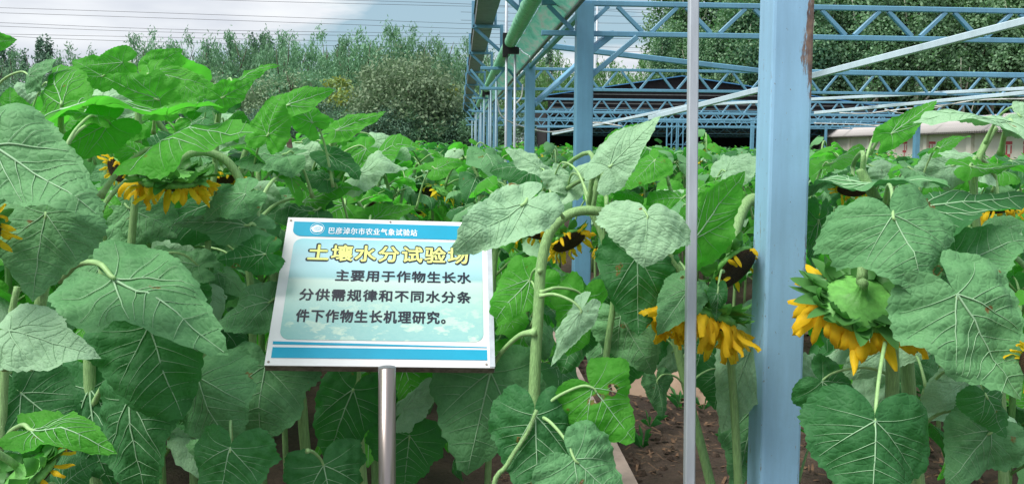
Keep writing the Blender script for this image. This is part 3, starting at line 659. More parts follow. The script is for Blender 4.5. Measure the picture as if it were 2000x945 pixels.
# ================================================================== DARK FAR SHED
shed = empty('shade_shed', (15, 48, 0), 'dark low gabled shed with blue sheet roof edge beyond the sunflower field', 'shed')
SY = 44.0
def Sx(px, Y=SY): return (px-897)/1650*Y
def Sz(py, Y=SY): return 1.6+(281-py)/1650*Y
so_ = Matrix.Translation((-15, -48, 0))
xl, xp, xr = 4.6, Sx(1332), Sx(1760); zl, zp, zr = Sz(192), Sz(152), Sz(210)
mb = MB()
for (xa, za, xb, zb) in ((xl, zl, xp, zp), (xp, zp, xr, zr)):
    mb.add([(xa, SY-.2, za), (xb, SY-.2, zb), (xb, SY+9, zb), (xa, SY+9, za), (xa, SY-.2, za+.05), (xb, SY-.2, zb+.05), (xb, SY+9, zb+.05), (xa, SY+9, za+.05)], [(0, 1, 2, 3), (7, 6, 5, 4), (0, 4, 5, 1), (1, 5, 6, 2), (2, 6, 7, 3), (3, 7, 4, 0)])
mb.build('roof', M['bluetrim'], shed, mw=so_)
mb = MB(); mb.add([(xl, SY, zl-.01), (xp, SY, zp-.01), (xr, SY, zr-.01), (xr, SY, 2.95), (xl, SY, 2.95)], [(0, 1, 2, 3, 4)][::-1]); mb.add([(xl, SY+.15, zl-.01), (xp, SY+.15, zp-.01), (xr, SY+.15, zr-.01), (xr, SY+.15, 2.95), (xl, SY+.15, 2.95)], [(0, 1, 2, 3, 4)])
mb.build('gable_net', M['darknet'], shed, mw=so_)
mb = MB(); mb.box((xl, SY+8.5, 0), (xr, SY+8.6, 3.4)); mb.box((xl-.1, SY, 0), (xl-.001, SY+8.6, 3.3)); mb.box((xr+.001, SY+2, 0), (xr+.1, SY+8.6, 2.9)); mb.build('back_wall', M['darknet'], shed, mw=so_)
mb = MB(); mb.box((xl, SY+.2, 2.94), (xr, SY+8.4, 2.98)); mb.build('ceiling_net', M['darknet'], shed, mw=so_)
for yy, z0, z1, mt in ((SY-.35, 2.82, 3.25, 'paint'), (SY+1.5, 2.45, 2.8, 'paint'), (SY+2.8, 2.1, 2.4, 'paint'), (SY+4, 2.2, 2.6, 'gutter'), (SY+5.2, 2.0, 2.3, 'paint'), (SY+6.5, 2.15, 2.5, 'paint'), (SY+7.8, 1.95, 2.25, 'paint')):
    mb = MB(); mb.bar((xl, yy, z0), (xr, yy, z0), .06, bev=False); mb.bar((xl, yy, z1), (xr, yy, z1), .06, bev=False)
    n = int((xr-xl)/.9)
    for k in range(n): mb.bar((xl+.9*k, yy, z0), (xl+.9*k+.4, yy, z1), .045, bev=False); mb.bar((xl+.9*k+.8, yy, z0), (xl+.9*k+.4, yy, z1), .045, bev=False)
    mb.build('roof_truss', M[mt], shed, mw=so_)
for k in range(5):      # purlins showing through under the gable sheet
    z_ = 3.35+k*.24; xa_ = xl+(xp-xl)*max(0, (z_-zl)/(zp-zl)); xb_ = xr+(xp-xr)*max(0, (z_-zr)/(zp-zr))
    mb = MB(); mb.bar((xa_+.1, SY-.06, z_), (xb_-.1, SY-.06, z_), .04, bev=False); mb.build('purlin', M['gutter'], shed, mw=so_)
for k in range(6):
    mb = MB(); mb.bar((xl+k*(xr-xl)/5, SY-.3, 0), (xl+k*(xr-xl)/5, SY-.3, 2.9), .12); mb.build('post', M['paint'], shed, mw=so_)
# racks of tube standing by the shed
for px, Y in ((1305, 38), (1328, 38.5)):
    rk = empty('tube_rack', (Sx(px, Y), Y, 0), 'blue steel tube rack standing before the dark shed, seen past the slim pole', 'rack', 'tube racks before the shed'); mb = MB()
    for a in (0, .22, .45): mb.bar((a, 0, 0), (a, 0, 2.55), .05)
    for z in (.8, 1.5, 2.5): mb.bar((0, .03, z), (.45, .03, z), .04)
    for q in range(3): mb.bar((0, .06, .4+q*.7), (.45, .06, 1.0+q*.7), .03)
    mb.build('rack_frame', M['paint'], rk)

# ================================================================== TILED BOUNDARY WALL
wall = empty('boundary_wall', (14, 20, 0), 'cream plastered boundary wall with a ribbed grey tile coping, right of the field', 'wall')
wa, wb = Vector((13.2, 17.5, 0)), Vector((22.8, 54, 0)); wd = (wb-wa).normalized(); wn = Vector((-wd.y, wd.x, 0))   # wn points to the field
wm = Matrix.Translation(wa-Vector((14, 20, 0))) @ Matrix((wd, wn, Vector((0, 0, 1)))).transposed().to_4x4()
WL = (wb-wa).length
mb = MB(); mb.box((-4, -.12, 0), (WL, .12, 2.2)); 
mb.build('plaster_panel', M['plaster'], wall, mw=wm)
for k in range(9):
    mb = MB(); mb.box((-3+k*4.4, .121, 0), (-2.6+k*4.4, .21, 1.9)); mb.build('pier', M['plaster'], wall, mw=wm)
mb = MB(); mb.add([(-4, .45, 1.93), (WL, .45, 1.93), (WL, 0, 2.33), (-4, 0, 2.33), (-4, -.45, 1.93), (WL, -.45, 1.93)], [(0, 1, 2, 3), (3, 2, 5, 4), (0, 4, 5, 1), (0, 3, 4), (1, 5, 2)]); mb.build('tile_bed', M['tile'], wall, mw=wm)
mb = MB(); mb.tube([(-4, 0, 2.38), (WL, 0, 2.38)], .045, 10); mb.build('ridge_cap', M['tile_rib'], wall, True, wm)
mb = MB(); mb.tube([(0, .48, 1.93), (0, .01, 2.35)], .036, 6); ribm = mb.mesh('tile_rib', M['tile_rib'], True)
for k in range(int((WL+4)/.19)): link('tile_rib', ribm, wall, wm @ Matrix.Translation((-3.95+k*.19, 0, .03)))
# red painted characters on the plaster, only strokes of them show above the leaves
rdm = random.Random(2)
for k, s0 in enumerate((1.6, 3.0, 9.5, 13.0)):
    mb = MB()
    for a in ((0, 1.62, .7, 1.70), (.1, 1.30, .6, 1.38), (.31, 1.0, .40, 1.61), (0, 1.0, .72, 1.08), (.02, 1.39, .10, 1.6) if k % 2 else (.6, 1.39, .68, 1.6)): mb.box((s0+a[0], .121, a[1]), (s0+a[2], .125+.001*rdm.random(), a[3]))
    mb.build('red_character', M['redpaint'], wall, mw=wm)
# low brick gate roof behind the wall far right
# ================================================================== TREES
def leafcards(C, D, Wd, ln, wdt, rng, mi=0):
    """C centres (n,3), D direction (n,3), rhombic leaves of 2 triangles"""
    n = len(C); u = rng.normal(size=(n, 3)); u -= (u*D).sum(1)[:, None]*D; u /= np.linalg.norm(u, axis=1)[:, None]+1e-9
    l = ln*rng.uniform(.6, 1.3, n)[:, None]; w2 = wdt*rng.uniform(.6, 1.3, n)[:, None]
    V = np.stack([C-D*l*.5, C+u*w2*.5, C+D*l*.5, C-u*w2*.5], 1).reshape(-1, 3)
    return V
def cards_mesh(name, V, mat):
    n = len(V)//4; me = bpy.data.meshes.new(name); me.vertices.add(n*4); me.vertices.foreach_set('co', V.astype('f').ravel())
    me.loops.add(n*4); me.loops.foreach_set('vertex_index', np.arange(n*4, dtype='i')); me.polygons.add(n)
    me.polygons.foreach_set('loop_start', np.arange(0, n*4, 4, dtype='i')); me.polygons.foreach_set('loop_total', np.full(n, 4, 'i'))
    me.materials.append(mat); me.update(calc_edges=True); return me
def unit(v): return v/(np.linalg.norm(v, axis=-1, keepdims=True)+1e-9)
def trunk_mesh(h, r, lean, seed, mat, limbs=5, spread=1.4):
    rnd = random.Random(seed); mb = MB(); pts = [Vector((lean*(t_**1.4)*h*.2+rnd.uniform(-.05, .05)*h*.1, rnd.uniform(-.05, .05)*h*.1, h*t_)) for t_ in (0, .15, .35, .55, .75, 1)]
    sp = smoothpts(pts, 3); mb.tube(sp, [r*(1-.85*i/(len(sp)-1))+r*.25*(i == 0) for i in range(len(sp))], 7)
    for k in range(limbs):
        i = rnd.randint(4, len(sp)-3); a = rnd.uniform(0, 6.28); b = sp[i]; l = h*rnd.uniform(.12, .25)*spread
        mb.tube([b, b+Vector((math.cos(a), math.sin(a), 1.1))*l*.5, b+Vector((math.cos(a)*1.2, math.sin(a)*1.2, 2.2))*l*.6], [r*.4, r*.25, r*.06], 5)
    return mb.mesh('trunk', mat, True)
def willow(seed, h=9.5, rad=2.6, mat='willow', nc=85, nl=95):
    rng = np.random.default_rng(seed); Cs = []
    for k in range(nc):
        a = rng.uniform(0, 6.283); q = rng.uniform(0, 1)**.5; top = h*(1-.36*q**1.8)*(.94+.07*math.sin(a*2.3+seed*2)); z = top-rng.uniform(0, 1)**1.5*h*.72; n = nl
        c = np.array([rad*q*math.cos(a), rad*q*math.sin(a), z-.45]); Cs.append(c+np.stack([rng.normal(0, .22, n), rng.normal(0, .22, n), rng.normal(0, .50, n)-.3], 1)*(1 if z < top*.9 else .8))
    C = np.concatenate(Cs); C = C[C[:, 2] > .3]; D = unit(np.array([0, 0, -1.])+rng.normal(0, .45, C.shape))
    return cards_mesh('crown', leafcards(C, D, None, .30, .085, rng), M[mat])
def bush(seed, h=5, rad=2.5, mat='bushy', nc=70, nl=110, ls=.20, lw=.10, spire=False, cs=.33):
    rng = np.random.default_rng(seed); Cs = []
    for k in range(nc):
        u = rng.normal(size=3); u /= np.linalg.norm(u); rr_ = rng.uniform(.5, 1)**.6
        if spire: z = rng.uniform(.06, 1)**.8; a = rng.uniform(0, 6.28); wz = rad*min(1, (1-z)*2.2+.08)*rng.uniform(.2, 1); c = np.array([wz*math.cos(a), wz*math.sin(a), z*h])
        else: c = np.array([u[0]*rad*rr_, u[1]*rad*rr_, h*.5+u[2]*h*.46*rr_])
        s_ = rad*cs*rng.uniform(.5, 1.2)
        Cs.append(c+rng.normal(0, 1, (nl, 3))*[s_*.5, s_*.5, s_*(.9 if spire else .42)])
    C = np.concatenate(Cs); C = C[C[:, 2] > .1]; D = unit(rng.normal(size=C.shape)+[0, 0, .3])
    return cards_mesh('crown', leafcards(C, D, None, ls, lw, rng), M[mat])
def poplar(seed, h=13, rad=1.5):
    rng = np.random.default_rng(seed); Cs = []; base = (2.5, 5.5, 4.5)[seed % 3]
    for k in range(120):
        t_ = rng.uniform(0, 1)**.9; z = base+t_*(h-base); a = rng.uniform(0, 6.28); q = rad*rng.uniform(.15, 1.0)*(1-.72*t_**1.6)*(1+.2*math.sin(a*2+seed))
        n = 120; s_ = .28
        Cs.append(np.array([q*math.cos(a), q*math.sin(a), z])+rng.normal(0, 1, (n, 3))*[s_, s_, .42])
    C = np.concatenate(Cs); D = unit(rng.normal(size=C.shape)+[0, 0, -.5])
    return cards_mesh('crown', leafcards(C, D, None, .20, .16, rng), M['poplar'])
def put_tree(name, x, y, crown, trunk, s_=1, sz=1, rot=0, label='', cat='tree', group=None):
    t_ = empty(name, (x, y, 0), label, cat, group); m = Matrix.Rotation(rot, 4, 'Z') @ Matrix.Diagonal((s_, s_, s_*sz, 1))
    link('crown', crown, t_, m)
    if trunk:
        ch = max(v.co.z for v in crown.vertices); tk = max(v.co.z for v in trunk.vertices); q = min(1, ch*.86/tk)
        link('trunk', trunk, t_, m @ Matrix.Diagonal((1, 1, q, 1)))
    return t_
W_ = [willow(1, 9.5, 2.5), willow(2, 9.5, 2.9), willow(3, 9.5, 2.3)]; WB = [willow(s_, 8.5, 3.0, 'willow_bright') for s_ in (4, 5)]
TR = [trunk_mesh(7.5, .2, l, s_, M['barkdark']) for s_, l in ((1, .2), (2, -.2))]
rt = random.Random(21)
def bgx(px, Y): return (px-897)/1650*Y
def bgh(py, Y): return 1.6+(285-py)/1650*Y
for i, (px, top) in enumerate([(-60, 150), (10, 128), (75, 130), (150, 118), (215, 125), (285, 96), (340, 88), (395, 92), (440, 88), (480, 92), (520, 88), (560, 86), (600, 92), (640, 82), (680, 96), (712, 78), (752, 70), (790, 74), (830, 72), (868, 96), (905, 92), (940, 96)]):
    Y = 66+rt.uniform(-3, 3); h = bgh(top, Y); k = i % 3
    put_tree('willow_tree', bgx(px, Y), Y, W_[k], TR[i % 2], h/8.7, 1, rt.uniform(0, 6), 'weeping willow in the tree belt beyond the field, left of the steel gutter', group='willows of the tree belt')
for i, (px, top) in enumerate([(1000, 100), (1060, 84), (1110, 92), (1165, 95), (1215, 100), (1265, 90), (1310, 95), (1360, 90), (1410, 100)]):
    Y = 62+rt.uniform(-3, 3); h = bgh(top, Y)
    put_tree('willow_tree', bgx(px, Y), Y, WB[i % 2], TR[i % 2], h/8.9, 1, rt.uniform(0, 6), 'light green willow beyond the dark shed', group='willows behind the shed')
SP = [bush(s_, 10, 1.0, 'darkfol', 46, 50, .28, .14, True) for s_ in (11, 12)]
for i, (px, top) in enumerate([(42, 88), (58, 90), (112, 70), (125, 70), (30, 95), (82, 100), (330, 88), (420, 76), (462, 68), (505, 60), (522, 55), (535, 60), (560, 78), (665, 80), (672, 76), (1070, 65), (848, 92)]):
    Y = 74+rt.uniform(-2, 2); h = bgh(top, Y)
    put_tree('spire_tree', bgx(px, Y), Y, SP[i % 2], TR[i % 2], h/11.6, 1, rt.uniform(0, 6), 'narrow dark tree rising above the willow tops', group='narrow dark trees above the willows')
BU = [bush(s_, 5, 2.6, 'bushy') for s_ in (21, 22)]; BD = [bush(s_, 5, 2.6, 'darkfol', 75, 110) for s_ in (23, 24)]; BW = [bush(s_, 5, 2.6, 'willow', 75, 110, .24, .09) for s_ in (25, 26)]
for i, (px, top) in enumerate([(-40, 190), (50, 180), (130, 185), (220, 165), (300, 150), (345, 140), (400, 150), (450, 155), (505, 160), (560, 150), (600, 145), (640, 165), (680, 175), (730, 185), (850, 160), (900, 165)]):
    Y = 57+rt.uniform(-2, 2); h = bgh(top, Y); B_ = BU if i % 3 == 0 else BW
    put_tree('round_tree', bgx(px, Y), Y, B_[i % 2], TR[i % 2], h/5.2, 1, rt.uniform(0, 6), 'bushy grey green tree in front of the willows', group='bushy trees in front of the willows')
Y = 50
put_tree('round_tree', bgx(792, Y), Y, bush(31, 5, 2.5, 'bushy', 120, 130), TR[0], bgh(112, Y)/5.2, 1.02, 1, 'large domed grey green tree left of the steel gutter')
yl = bush(33, 4, 1.1, 'yellowfol', 34, 80, .18, .12)
put_tree('yellow_tree', bgx(668, 52), 52, yl, TR[0], bgh(136, 52)/4.2*.92, 1, 1, 'yellowing young tree left of the large domed tree')
put_tree('yellow_tree', bgx(883, 52), 52, yl, TR[1], bgh(155, 52)/4.2*.92, 1, 3, 'yellowing young tree close beside the grey gutter')
for i in range(26):
    px = -60+i*42+rt.uniform(-12, 12); Y = 49+rt.uniform(-2, 2); h = bgh(rt.uniform(195, 228), Y)
    if px > 1000: h *= .9
    put_tree('dark_shrub', bgx(px, Y), Y, BD[i % 2] if i % 3 else BW[i % 2], None, h/5.2, 1, rt.uniform(0, 6), 'dark leafy shrub at the foot of the tree belt', 'shrub', 'dark shrubs at the foot of the trees')
# poplar wood at the right
PO = [poplar(s_, 13, 2.1) for s_ in (41, 42, 43)]
PT = [trunk_mesh(12, .21, l, s_, M['bark'], 7, .8) for s_, l in ((3, .1), (4, -.5), (5, .7))]
for i in range(60):
    row = i % 3; px = 1290+(i//3)*56+row*19+rt.uniform(-12, 12); Y = (57, 61, 66)[row]+rt.uniform(-1.5, 1.5)
    s_ = 1.12+.10*row; x = bgx(px, Y)
    if px < 1430 and row < 2: s_ *= .62
    if px > 1560 and row == 0 and i % 2: Y = 55
    put_tree('poplar_tree', x, Y, PO[i % 3], PT[(i*7) % 3], s_, 1, rt.uniform(0, 6), 'tall pale trunked poplar in the wood right of the shed', group='tall poplars at the right')
for i in range(34):
    px = 1440+i*34; Y = 68+rt.uniform(-1, 1)
    put_tree('dark_shrub', bgx(px, Y), Y, BW[i % 2] if i % 2 else BD[i % 2], None, 1.1, 1, rt.uniform(0, 6), 'leafy shrub filling the foot of the poplar wood', 'shrub', 'shrubs under the poplars')

# masts and overhead lines
def mast(px, top, Y, rungs, label):
    t_ = empty('utility_pole', (bgx(px, Y), Y, 0), label, 'pole'); h = bgh(top, Y); mb = MB(); mb.tube([(0, 0, 0), (0, 0, h)], [.16, .10], 8); mb.build('pole', M['galv'], t_, True)
    mb = MB()
    for k in range(rungs): mb.bar((-.24, .0, h-.3-k*.42), (.24, .0, h-.3-k*.42), .035)
    mb.build('step_bars', M['galv'], t_)
mast(986, -60, 70, 18, 'tall grey utility pole rising behind the end of the green roll'); mast(1163, 8, 88, 8, 'grey utility pole seen right of the first blue column')
mb_lines = [((-50, 14), (440, 30), (1000, 50)), ((-50, 24), (440, 40), (1000, 60)), ((-50, 43), (440, 60), (1350, 70)), ((-50, 50), (440, 66), (1350, 78)), ((-50, 66), (440, 76), (1350, 96)), ((-50, 68), (300, 82), (1350, 104)), ((200, -6), (700, 8), (1350, 22)), ((560, -2), (900, 8), (1350, 30)), ((900, 40), (1200, 46), (1350, 44)), ((900, 24), (1200, 32), (1350, 36))]
for a, b, c in mb_lines:
    cable('power_line', [P(*a, 118), P(*b, 120), P(*c, 126)], .028, 'cable', 'thin dark overhead wire crossing the cloudy sky', 'overhead wires in the sky')

# ================================================================== SIGN
SC = Vector((-.1773, 2.0541, 1.2387)); SYAW, STILT, SW, SHH, SROL = .0616, .7487, .52, .4203, -.0395
SR = Matrix.Rotation(SYAW, 4, 'Z') @ Matrix.Rotation(math.pi/2-STILT, 4, 'X') @ Matrix.Rotation(SROL, 4, 'Z')
sign = empty('field_sign', (SC.x, SC.y, 0), 'white and blue notice board with Chinese lettering on a stainless steel post', 'sign')
SM = Matrix.Translation((0, 0, SC.z)) @ SR
def sxy(u, v): return ((u-.5)*SW, (v-.5)*SHH)
def flat(name, poly, z, mat, t_=.0006):
    mb = MB(); n = len(poly); mb.add([(x, y, z-t_) for x, y in poly]+[(x, y, z) for x, y in poly], [tuple(range(n, 2*n)), tuple(range(n))[::-1]]+[(i, (i+1) % n, n+(i+1) % n, n+i) for i in range(n)])
    return mb.build(name, mat, sign, mw=SM)
def pm(name, c, rough=.45): return simple(name, c, rough, nscale=9, var=.07, bstr=0, spec=.3)
M['pwhite'] = pm('print_white', (.78, .78, .80)); M['pblue'] = pm('print_blue', (.006, .33, .52)); M['pblack'] = pm('print_black', (.012, .016, .03), .4)
M['pyellow'] = pm('print_yellow', (.70, .74, .24)); M['ptext'] = pm('print_pale', (.80, .86, .92))
def picmat():
    m, t, b, o = newmat('print_picture'); c = nt(t, 'ShaderNodeTexCoord'); s_ = nt(t, 'ShaderNodeSeparateXYZ'); t.links.new(c.outputs['Object'], s_.inputs[0])
    mr = nt(t, 'ShaderNodeMapRange'); mr.inputs['From Min'].default_value = -.15; mr.inputs['From Max'].default_value = .15; t.links.new(s_.outputs['Y'], mr.inputs[0])
    sk = ramp(t, mr.outputs[0], [(.0, (.29, .54, .53)), (.25, (.33, .57, .53)), (.45, (.42, .62, .56)), (.565, (.50, .66, .60)), (.60, (.29, .53, .56)), (.68, (.36, .61, .67)), (.78, (.42, .65, .73)), (1, (.31, .62, .70))]).outputs[0]
    v = nt(t, 'ShaderNodeTexVoronoi'); v.inputs['Scale'].default_value = 17; v.inputs['Randomness'].default_value = 1
    mp_ = nt(t, 'ShaderNodeMapping'); mp_.inputs['Scale'].default_value = (1, 1.7, 1); t.links.new(c.outputs['Object'], mp_.inputs[0])
    nz = nt(t, 'ShaderNodeTexNoise'); nz.inputs['Scale'].default_value = 60; t.links.new(mp_.outputs[0], nz.inputs['Vector'])
    ad = nt(t, 'ShaderNodeMixRGB', blend_type='MIX'); ad.inputs[0].default_value = .06; t.links.new(mp_.outputs[0], ad.inputs[1]); t.links.new(nz.outputs['Color'], ad.inputs[2]); t.links.new(ad.outputs[0], v.inputs['Vector'])
    f = ramp(t, v.outputs['Distance'], [(.30, (1, 1, 1)), (.42, (0, 0, 0))]).outputs[0]
    low = ramp(t, mr.outputs[0], [(.05, (1, 1, 1)), (.50, (0, 0, 0))]).outputs[0]
    f = mix(t, 1.0, f, low, 'MULTIPLY'); cc_ = mix(t, mix(t, .85, (0, 0, 0), f), sk, (.62, .76, .62))
    tn = noise(t, 55, 4, .7, stretch=(1, 1.6, 1)); tf = ramp(t, tn.outputs['Fac'], [(.4, (0, 0, 0)), (.62, (.5, .5, .5))]).outputs[0]
    cc_ = mix(t, mix(t, 1.0, tf, low, 'MULTIPLY'), cc_, (.24, .50, .50))
    t.links.new(cc_, b.inputs['Base Color']); b.inputs['Roughness'].default_value = .28; return m
M['pic'] = picmat()
mb = MB(); mb.box((-SW/2, -SHH/2, -.003), (SW/2, SHH/2, 0)); mb.build('face_panel', M['pwhite'], sign, mw=SM)
mb = MB(); t_ = .026
mb.box((-SW/2, -SHH/2, -t_), (SW/2, -SHH/2+.012, -.0032)); mb.box((-SW/2, SHH/2-.012, -t_), (SW/2, SHH/2, -.0032)); mb.box((-SW/2, -SHH/2+.012, -t_), (-SW/2+.012, SHH/2-.012, -.0032)); mb.box((SW/2-.012, -SHH/2+.012, -t_), (SW/2, SHH/2-.012, -.0032)); mb.box((-SW/2+.013, -SHH/2+.013, -.012), (SW/2-.013, SHH/2-.013, -.0035))
mb.build('back_frame', M['frame'], sign, mw=SM)
mb = MB(); mb.box((SW/2-.011, -SHH/2+.002, .0002), (SW/2+.0012, SHH/2-.002, .0022)); mb.box((SW/2+.0003, -SHH/2+.002, -t_+.001), (SW/2+.0014, SHH/2-.002, .0002)); mb.build('edge_trim', M['galv'], sign, mw=SM)
for u_, v_ in ((.016, .975), (.984-.02, .975), (.016, .02), (.984-.02, .02), (.5, .985)):
    sx_, sy_ = sxy(u_, v_); mb = MB(); mb.tube([(sx_, sy_, .0001), (sx_, sy_, .0016)], .0028, 10); mb.build('screw', M['frame'], sign, mw=SM)
# header band with a round lower left corner
hb = [sxy(.033, .968), sxy(.033, .925)]+[(sxy(.078, .905)[0]-.0234*math.cos(a), sxy(.078, .905)[1]-.019*math.sin(a)) for a in [R(k*15) for k in range(7)]]+[sxy(.955, .862), sxy(.955, .968)]
flat('header_band', hb, .0012, M['pblue'])
def rrect(u0, v0, u1, v1, r):
    x0, y0 = sxy(u0, v0); x1, y1 = sxy(u1, v1); pts = []
    for cx, cy, a0 in ((x1-r, y1-r, 0), (x0+r, y1-r, 90), (x0+r, y0+r, 180), (x1-r, y0+r, 270)): pts += [(cx+r*math.cos(R(a0+k*15)), cy+r*math.sin(R(a0+k*15))) for k in range(7)]
    return pts
flat('picture_panel', rrect(.046, .158, .953, .842, .022), .0010, M['pic'])
flat('upper_stripe', [sxy(.022, .127), sxy(.968, .122), sxy(.968, .127), sxy(.022, .145)], .0012, M['pblue'])
flat('lower_stripe', [sxy(.024, .045), sxy(.968, .045), sxy(.968, .109), sxy(.024, .109)], .0012, M['pblue'])
def text(body, u0, u1, v0, v1, mat, z, bold=.03, name='lettering'):
    cu = bpy.data.curves.new(name, 'FONT'); cu.body = body; cu.size = 1; cu.offset = 0; cu.resolution_u = 2; cu.extrude = 0
    cu.space_character = 1.12
    o = bpy.data.objects.new(name, cu); col.objects.link(o); bpy.context.view_layer.update()
    dg = bpy.context.evaluated_depsgraph_get(); me = bpy.data.meshes.new_from_object(o.evaluated_get(dg)); bpy.data.objects.remove(o)
    n = len(me.vertices); a = np.empty(n*3, 'f'); me.vertices.foreach_get('co', a); a = a.reshape(-1, 3)
    x0, y0 = sxy(u0, v0); x1, y1 = sxy(u1, v1); mn, mx_ = a.min(0), a.max(0)
    a[:, 0] = x0+(a[:, 0]-mn[0])/(mx_[0]-mn[0])*(x1-x0); a[:, 1] = y0+(a[:, 1]-mn[1])/(mx_[1]-mn[1])*(y1-y0); a[:, 2] = z
    bd = bold*(y1-y0); mb = MB(); fs = [tuple(q.vertices) for q in me.polygons]; k = 0      # a heavier weight: the glyphs laid over themselves, a hair apart
    offs = [(0, 0)]+[(math.cos(R(q)), math.sin(R(q))) for q in range(0, 360, 45)]
    for dx, dy in offs: mb.add(a+np.array([dx*bd, dy*bd, k*.00003]), fs); k += 1
    bpy.data.meshes.remove(me)
    return mb.build(name, mat, sign, mw=SM)
text('巴彦淖尔市农业气象试验站', .205, .634, .880, .930, M['ptext'], .0018, .020)
text('土壤水分试验场', .1185, .886, .681, .803, M['pblack'], .0014, .075, 'title_outline')
text('土壤水分试验场', .1220, .883, .686, .798, M['pyellow'], .0019, .028, 'title_lettering')
text('主要用于作物生长水', .262, .897, .545, .622, M['pblack'], .0016, .030)
text('分供需规律和不同水分条', .108, .896, .410, .487, M['pblack'], .0016, .030)
text('件下作物生长机理研究。', .106, .779, .270, .350, M['pblack'], .0016, .030)
# round emblem: ring, cloud and spiral
ex, ey = sxy(.148, .917); mb = MB(); n = 40
def ring(mb, cx, cy, r0, r1, z, n=40, ov=1.0):
    vs = []
    for k in range(n): a = 2*math.pi*k/n; vs += [(cx+r0*math.cos(a), cy+r0*math.sin(a)*ov, z), (cx+r1*math.cos(a), cy+r1*math.sin(a)*ov, z)]
    mb.add(vs, [(2*k, 2*((k+1) % n), 2*((k+1) % n)+1, 2*k+1)[::-1] for k in range(n)])
ring(mb, ex, ey, .0168, .0178, .0018); mb.build('emblem_ring', M['ptext'], sign, mw=SM)
mb = MB(); vs = []
for k in range(60):
    a = 2*math.pi*k/60; r0 = .0125+.0016*abs(math.sin(a*2.5+.4)); vs.append((ex+r0*1.08*math.cos(a), ey+r0*.86*math.sin(a), .0018))
mb.add(vs, [tuple(range(60))]); mb.build('emblem_cloud', M['ptext'], sign, mw=SM)
mb = MB(); pv = []
for k in range(46):
    a = k/45*4.4*math.pi; r0 = .0012+.0070*k/45
    for s_ in (-.00045, .00045): pv.append((ex+(r0+s_)*1.1*math.cos(a), ey+(r0+s_)*.85*math.sin(a), .0022))
mb.add(pv, [(2*k, 2*k+1, 2*k+3, 2*k+2) for k in range(45)]); mb.build('emblem_spiral', M['pblue'], sign, mw=SM)
# post: stainless tube with a shallow groove look, slotted to the back of the board
pt = SC+Vector((.004, -.005, 0)); mb = MB(); pc = P(756, 800, 1.90)-Vector((SC.x, SC.y, 0)); mb.tube([(pc.x, pc.y, 0), (pc.x, pc.y, 1.092)], .0195, 28); mb.build('post', M['stainless'], sign, True)
# the post stands under the lower edge of the board


# thin rusty stake left of the sign
mb = MB(); a_, b_ = P(560, 252, 2.50), P(590, 425, 2.52); d_ = b_-a_; c_ = a_+d_*(a_.z/-d_.z) if d_.z else b_
mb.bar(a_, a_+d_*(a_.z/(-d_.z)), .016, .007, up=(0, 1, 0)); tag(mb.build('metal_stake', M['rustbar']), 'thin rusty metal stake leaning up behind the notice board', 'stake')

# ================================================================== SUNFLOWERS NEAR THE CAMERA
# stems: polyline of (px, py), depth, radius in px; the last point goes on down to the soil
def SD(n, *a, **k): return dict(n=n, **k)
HERO = {}
def hero(key, label, pts, d, r, dtop=None):
    """pts run from the soil end up to the tip"""
    n = len(pts); ds = [d+((dtop or d)-d)*i/(n-1) for i in range(n)]
    W = [P(x, y, dd) for (x, y), dd in zip(pts, ds)]
    low = W[0].copy(); foot = Vector((low.x+.02, low.y+.02, 0))
    if low.z > .15: W = [foot, foot.lerp(low, .5)+Vector((.012, 0, 0))]+W
    root = empty('sunflower_plant', foot, label, 'sunflower')
    sp = smoothpts(W, 5); m = len(sp); rw = r*d/F
    mb = MB(); mb.tube([p-foot for p in sp], [rw*(1.25-.5*i/(m-1)) for i in range(m)], 12)
    rh = random.Random(key)      # short bristles
    for i in range(700):
        f = rh.uniform(m*.25, m-1.01); j = int(f); c = sp[j].lerp(sp[j+1], f-j)-foot; ax = (sp[j+1]-sp[j]).normalized(); u = ax.cross(Vector((rh.gauss(0, 1), rh.gauss(0, 1), rh.gauss(0, 1)))).normalized(); v = ax.cross(u)
        rr_ = rw*(1.25-.5*f/(m-1)); q0 = c+u*rr_*.95; mb.add([q0-v*.0003, q0+v*.0003, q0+u*rh.uniform(.002, .0045)+ax*rh.uniform(-.001, .002)], [(0, 1, 2)], 1)
    mb.build('stem', [M['stem'], M['hair']], root, True)
    HERO[key] = dict(root=root, pts=sp, foot=foot, r=rw)
    return HERO[key]
hero('A', 'tall arch stemmed sunflower right of the notice board, head drooping behind the slim pole',
     [(1042, 900), (1045, 725), (1052, 600), (1057, 520), (1075, 452), (1115, 417), (1165, 412), (1220, 428), (1275, 465), (1318, 512), (1346, 560), (1368, 606)], 1.95, 10, 2.06)
hero('B', 'sunflower showing the green back of its drooping head just right of the big post',
     [(1736, 960), (1739, 845), (1743, 740), (1742, 660), (1744, 560), (1730, 490), (1706, 470), (1690, 495), (1682, 548)], 1.86, 12, 1.74)
hero('C', 'thick stemmed sunflower whose broad pale leaf hangs over the green backed head',
     [(1775, 760), (1745, 560), (1734, 430), (1708, 385), (1690, 352), (1680, 330)], 2.05, 12)
hero('D', 'sunflower left of the sign with thick pale stem arching left to a yellow fringed head',
     [(605, 960), (594, 850), (586, 760), (560, 640), (528, 510), (500, 420), (476, 365), (448, 320), (415, 300), (382, 298), (352, 312), (340, 338)], 2.15, 9, 2.0)
hero('E', 'sunflower at the left edge with dark arched stem above the huge grey leaf',
     [(60, 760), (78, 600), (112, 430), (120, 340), (98, 288), (52, 258), (0, 252), (-60, 290), (-75, 370)], 1.55, 10, 1.35)
hero('F', 'slender sunflower stem at the lower left edge above the green bracted bud', [(-2, 960), (4, 850), (10, 720), (22, 620), (34, 560)], 1.5, 8)
